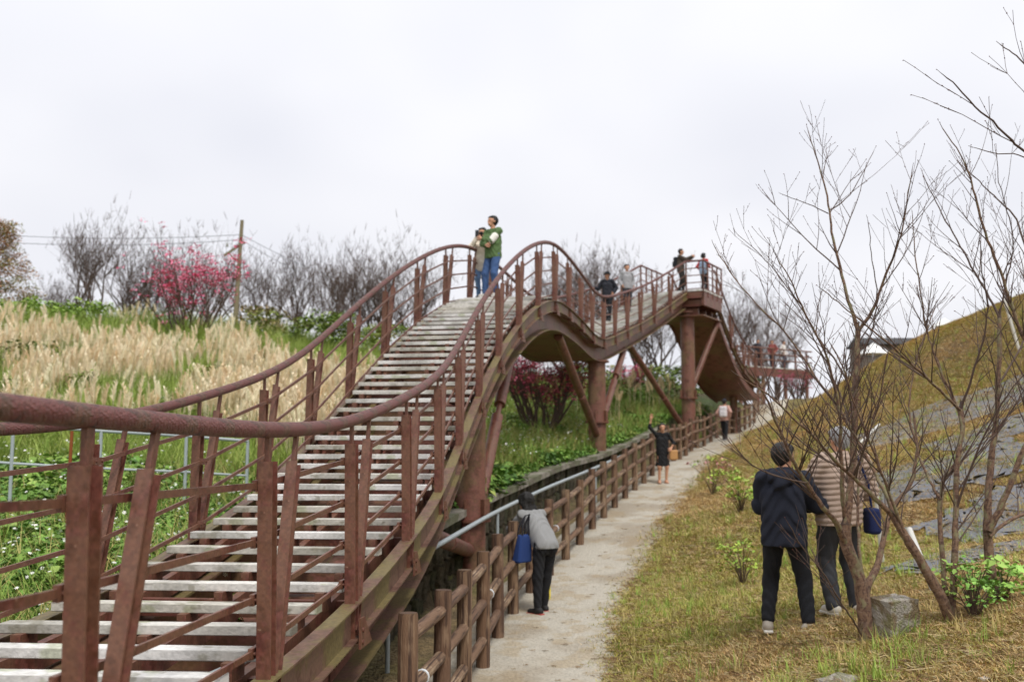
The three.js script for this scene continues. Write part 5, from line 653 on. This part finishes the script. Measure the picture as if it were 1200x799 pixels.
person({ at: pf(0.9, 1.35, 0.004), turn: 2.3, h: 1.55, cell: 0.018, headCell: 0.012, hcell: 0.008, slim: 0.95, label: 'woman in pale blue vest with red sleeves standing on the platform',
  hands: [[0.22, 1.0, 0.1], [-0.2, 1.1, 0.18]], feet: [[0.09, 0, 0, 0.1], [-0.09, 0, 0, -0.1]], top: { c: 0xb23a3a, g: 1.15, hem: 0.05, cut: 0.1, name: 'sweater' }, trousers: { c: 0x1c1c22 }, shoes: { c: 0x2a2a2e, sole: 0x505050 }, hair: { long: 0.04 } }).root.children.find((c) => c.name === 'sweater').add((() => { const m = new THREE.Mesh(nets([cap(V(0.05, 0.9, 0), V(0.06, 1.27, 0), 0.15, 0.14), cap(V(-0.05, 0.9, 0), V(-0.06, 1.27, 0), 0.15, 0.14)], 0.03, 0.018), cloth(0x9fb4cc)); m.name = 'vest'; m.castShadow = m.receiveShadow = true; return m; })());
// people on the distant viewing deck
for (const [x, d, c, t, turn, label] of [[889, 63.5, 0x2e2a30, 0x22222a, 0.4, 'person in dark jacket on the distant viewing deck'], [906, 64, 0x8a4a44, 0x30303a, -0.6, 'person in dull red top on the distant viewing deck'], [919, 64.5, 0xd8d2cc, 0x4a4a54, 0.9, 'person in white top on the distant viewing deck']]) { const p = P(x, 428, d), y = P(862, 428, 62).y + 0.03; person({ at: V(p.x, y, -d), turn, h: 1.65, cell: 0.026, headCell: 0.018, hcell: 0.012, label, group: 'people on the distant viewing deck', hands: [[0.24, 0.98, 0.1], [-0.24, 0.98, 0.05]], top: { c, g: 1.25, hem: 0.08, cut: 0.12 }, trousers: { c: t }, shoes: { c: 0x202022, sole: 0x404040 }, hair: {} }); }
// ---------------------------------------------------------------- smaller things
{ // rocks
  const rockGeo = (w, h, d, seed, rough) => { const g = mergeVertices(new THREE.BoxGeometry(w, h, d, 7, 7, 7).deleteAttribute('normal').deleteAttribute('uv')), p = g.attributes.position; for (let i = 0; i < p.count; i++) { const v = V(p.getX(i), p.getY(i), p.getZ(i)), n = v.clone().normalize(), k = rough * (fbm(v.x * 9 + seed, v.y * 9 + v.z * 7, 3, 0, seed) - 0.5); v.addScaledVector(n, k); v.x *= 1 - 0.18 * (v.y / h); v.lerp(n.clone().multiplyScalar(v.length() * 0.9), 0.12); p.setXYZ(i, v.x, v.y, v.z); } const r = g.toNonIndexed(); r.computeVertexNormals(); const uv = []; for (let i = 0; i < r.attributes.position.count; i++) uv.push(r.attributes.position.getX(i) + r.attributes.position.getZ(i) * 0.6, r.attributes.position.getY(i) + r.attributes.position.getZ(i) * 0.5); r.setAttribute('uv', new THREE.Float32BufferAttribute(uv, 2)); return r; };
  const rm = std({ map: rep(tex(256, (u, v) => { const a = N(u, v, 6, 5, 811), s = N(u, v, 60, 2, 812); return mix3(mix3(hex(0x9c958a), hex(0x7a6a52), smooth(0.4, 0.65, a)), hex(0x77784f), 0.5 * smooth(0.55, 0.7, N(u, v, 9, 4, 813))).map((x) => x * (0.85 + 0.3 * s)); }), 2.5), bumpMap: rep(pitBump, 5), bumpScale: 0.008, roughness: 0.95 });
  const put = (x, y, d, w, h, dd, turn, sink, label, mat = rm, rough = 0.04) => { const p = onGround(x, y, d), m = single('rock', rockGeo(w, h, dd, x, rough), mat, label, 'rock'); m.position.set(p.x, p.y + h / 2 - sink, p.z); m.rotation.set(0.05, turn, 0.03); };
  put(1049, 748, 8.95, 0.3, 0.36, 0.28, 0.35, 0.05, 'square cut grey brown rock beside the foot of the multi stemmed cherry tree');
  const pale = std({ map: rm.map, color: 0xffffff, bumpMap: rm.bumpMap, bumpScale: 0.01, roughness: 0.9 });
  put(985, 796, 7.9, 0.3, 0.1, 0.24, 0.6, 0.03, 'flat pale rock in the turf in front of the cherry trees', pale, 0.06); put(905, 806, 7.75, 0.34, 0.08, 0.2, 0.2, 0.03, 'low flat grey rock beside the flat pale rock', rm, 0.05);
  put(1155, 790, 7.0, 0.07, 0.05, 0.06, 0.4, 0.015, 'small whitish stone lying in the turf below the green weed', std({ color: 0xd5cfc4, roughness: 0.9 }), 0.02);
  put(581, 792, 9.8, 0.16, 0.16, 0.16, 0.4, 0.03, 'yellowish stone at the foot of the log fence', std({ color: 0xc0a468, map: rm.map, roughness: 0.9 }), 0.03);
}
{ // grey weed-control sheets pinned on the hillside
  const fabric = std({ map: rep(tex(256, (u, v) => { const w = 0.5 + 0.5 * Math.sin(u * 6.283 * 40), a = N(u, v, 6, 4, 831), b = N(u, v, 20, 3, 832); return mix3(mix3(hex(0x6a6b70), hex(0x7d7e83), a), hex(0x8a7a58), 0.8 * smooth(0.55, 0.68, b)).map((x) => x * (0.94 + 0.06 * w)); }), 0.7), roughness: 0.75 });
  const spots = [[1150, 470, 25, 5.5, 2.4, 'large grey weed control sheet high on the right hillside'], [1060, 485, 27, 3.4, 1.2, 'narrow grey weed control sheet left of the large one on the hillside'], [1195, 500, 20, 3.2, 1.3, 'grey weed control sheet at the right edge of the hillside'], [1110, 560, 17.5, 3.0, 1.5, 'grey weed control sheet halfway up the right hillside'], [1185, 590, 14.6, 2.2, 1.1, 'grey weed control sheet behind the slim right cherry tree'], [1130, 635, 12.2, 1.5, 0.7, 'small grey weed control sheet low on the slope behind the leaning cherry tree'], [1040, 560, 18.5, 1.6, 0.8, 'small grey weed control sheet behind the man in beige']];
  const R = rng(83); for (const [x, y, d, w, l, label] of spots) { const c = P(x, y, d), pos = [], uv = [], idx = [], n = 22, m = 16; for (let j = 0; j <= m; j++) for (let i = 0; i <= n; i++) { const e = (k) => (fbm(i * 0.5 + x, j * 0.5 + k, 3, 0, 84) - 0.5) * 1.1, X = c.x + (i / n - 0.5) * w + e(3) * (j % m ? 0.4 : 1), Dd = d + (j / m - 0.5) * l * 1.6 + e(9) + (i / n - 0.5) * 0.5; pos.push(X, ground(X, -Dd) + 0.045 + 0.05 * (fbm(X * 1.6, Dd * 1.6, 3, 0, 85) - 0.5), -Dd); uv.push(X, Dd); if (i && j) { const a = j * (n + 1) + i; idx.push(a - n - 2, a - n - 1, a - 1, a - 1, a - n - 1, a); } } single('weed_sheet', geom(pos, uv, idx), fabric, label, 'ground sheet', 'grey sheets on the right hillside'); }
}
{ // white pipes leaning and lying on the slope
  const w = std({ color: 0xcfcdc6, roughness: 0.5 }), pipe = (a, b, r, label) => single('white_pipe', tube([a, b], r, 10), w, label, 'pipe');
  const A = onGround(1098, 690, 10.2); pipe(A.clone().add(V(0, -0.05, 0)), P(1066, 620, 10.9), 0.03, 'white plastic pipe leaning on the slope behind the leaning cherry tree');
  pipe(P(1026, 566, 13), onGround(1033, 596, 13.2).add(V(0, -0.1, 0)), 0.028, 'short upright white pipe behind the man in beige');
  pipe(P(1005, 482, 26).setY(G(P(1005, 482, 26).x, 26).y + 0.05), G(P(1030, 470, 28).x, 28).add(V(0, 0.1, 0)), 0.03, 'white pipe lying across the far grass behind the cherry trees');
  pipe(G(P(1196, 400, 30).x, 30).add(V(0, -0.1, 0)), G(P(1188, 400, 30).x, 30).add(V(-0.2, 1.6, 0)), 0.04, 'white pole standing near the crest of the right hill');
}
{ // utility pole and wires
  const b = P(274, 372, 47), u = thing('utility_pole', 'wooden utility pole with short crossarm beside the pink blossom tree', 'utility pole', V(b.x, ground(b.x, -47), -47)), h = P(281, 258, 47).y - ground(b.x, -47), wood = std({ color: 0x857a60, bumpMap: rep(grainBump, 4, 1), bumpScale: 0.01, roughness: 0.9 });
  part('pole', tube([V(0, -0.3, 0), V(0.12, h * 0.5, 0), V(0.24, h, 0)], (t) => 0.13 - 0.05 * t, 10), wood, u); part('crossarm', prism(rsec(0.1, 0.1), V(-0.5, h * 0.72, 0.1), V(0.35, h * 0.83, -0.1), V(0, 1, 0)), wood, u); part('bracket', tube([V(-0.3, h * 0.74, 0.05), V(0.15, h * 0.66, 0)], 0.03, 6), rustM, u); for (const x of [-0.4, 0.25]) part('insulator', new THREE.CylinderGeometry(0.05, 0.07, 0.16, 8).translate(x, h * 0.8 + 0.08 + x * 0.12, 0), std({ color: 0x9a9a94 }), u);
  const wire = (x0, y0, d0, x1, y1, d1, sag, label) => { const a = P(x0, y0, d0), c = P(x1, y1, d1), pts = []; for (let i = 0; i <= 16; i++) { const t = i / 16; pts.push(a.clone().lerp(c, t).add(V(0, -sag * 4 * t * (1 - t), 0))); } single('overhead_wire', tube(pts, 0.012, 4), std({ color: 0x6a6a6e, roughness: 0.8 }), label, 'wire', 'overhead wires of the utility pole'); };
  wire(280, 275, 47, -140, 262, 52, 0.4, 'upper thin overhead wire running left from the utility pole'); wire(279, 281, 47, -140, 270, 52, 0.45, 'lower thin overhead wire running left from the utility pole');
  wire(281, 274, 47, 460, 345, 60, 0.35, 'upper thin overhead wire dropping right from the utility pole'); wire(281, 280, 47, 440, 352, 60, 0.35, 'lower thin overhead wire dropping right from the utility pole');
}
{ // far buildings and tents behind the right hill
  const mk = (x0, x1, yTop, yBot, d, roofC, wallC, label, name, posts) => { const a = P(x0, yBot, d), b = P(x1, yBot, d), t = P(x0, yTop, d), w = b.x - a.x, h = t.y - a.y, g = thing(name, label, 'building', V((a.x + b.x) / 2, a.y, -d)); part('wall', box(w * 0.97, h * 0.75 + 2.5, 3).translate(0, h * 0.375 - 1.25, -0.5), std({ color: wallC }), g); const s = new THREE.Shape([[-2.2, 0], [2.2, 0], [0.2, h * 0.38], [-0.2, h * 0.38]].map((q) => new THREE.Vector2(...q))); part('roof', new THREE.ExtrudeGeometry(s, { depth: w, bevelEnabled: false }).rotateY(Math.PI / 2).translate(-w / 2, h * 0.72, -0.5), std({ color: roofC, roughness: 0.7 }), g); for (let i = 0; i < posts; i++) part('window', box(w / posts * 0.55, h * 0.35, 0.06).translate(-w / 2 + w * (i + 0.5) / posts, h * 0.42, 1.02), std({ color: 0x3a3f44, roughness: 0.3 }), g); };
  mk(1005, 1100, 398, 425, 80, 0x2f2d2c, 0x6e665c, 'long low building with dark roof behind the right hill', 'long_shed', 6);
  const tent = (x, y, d, s, label) => { const p = P(x, y, d), g = thing('white_tent', label, 'tent', p.add(V(0, -0.6 * s, 0)), 0.4); const cn = new THREE.ConeGeometry(1.5 * s, 1.0 * s, 4, 1, false, Math.PI / 4).translate(0, 2.1 * s, 0); part('canopy', cn, std({ color: 0xe2e2de }), g); for (const [a, b] of [[1, 1], [1, -1], [-1, 1], [-1, -1]]) part('leg', tube([V(a * s, -0.5, b * s), V(a * s, 1.65 * s, b * s)], 0.04, 6), std({ color: 0x9a9a9a }), g); };
  tent(1025, 428, 70, 0.75, 'small white tent beside the long dark roofed building'); tent(1108, 392, 44, 0.35, 'tiny white canopy on the crest of the right hill');
}
renderer.render(scene, camera);
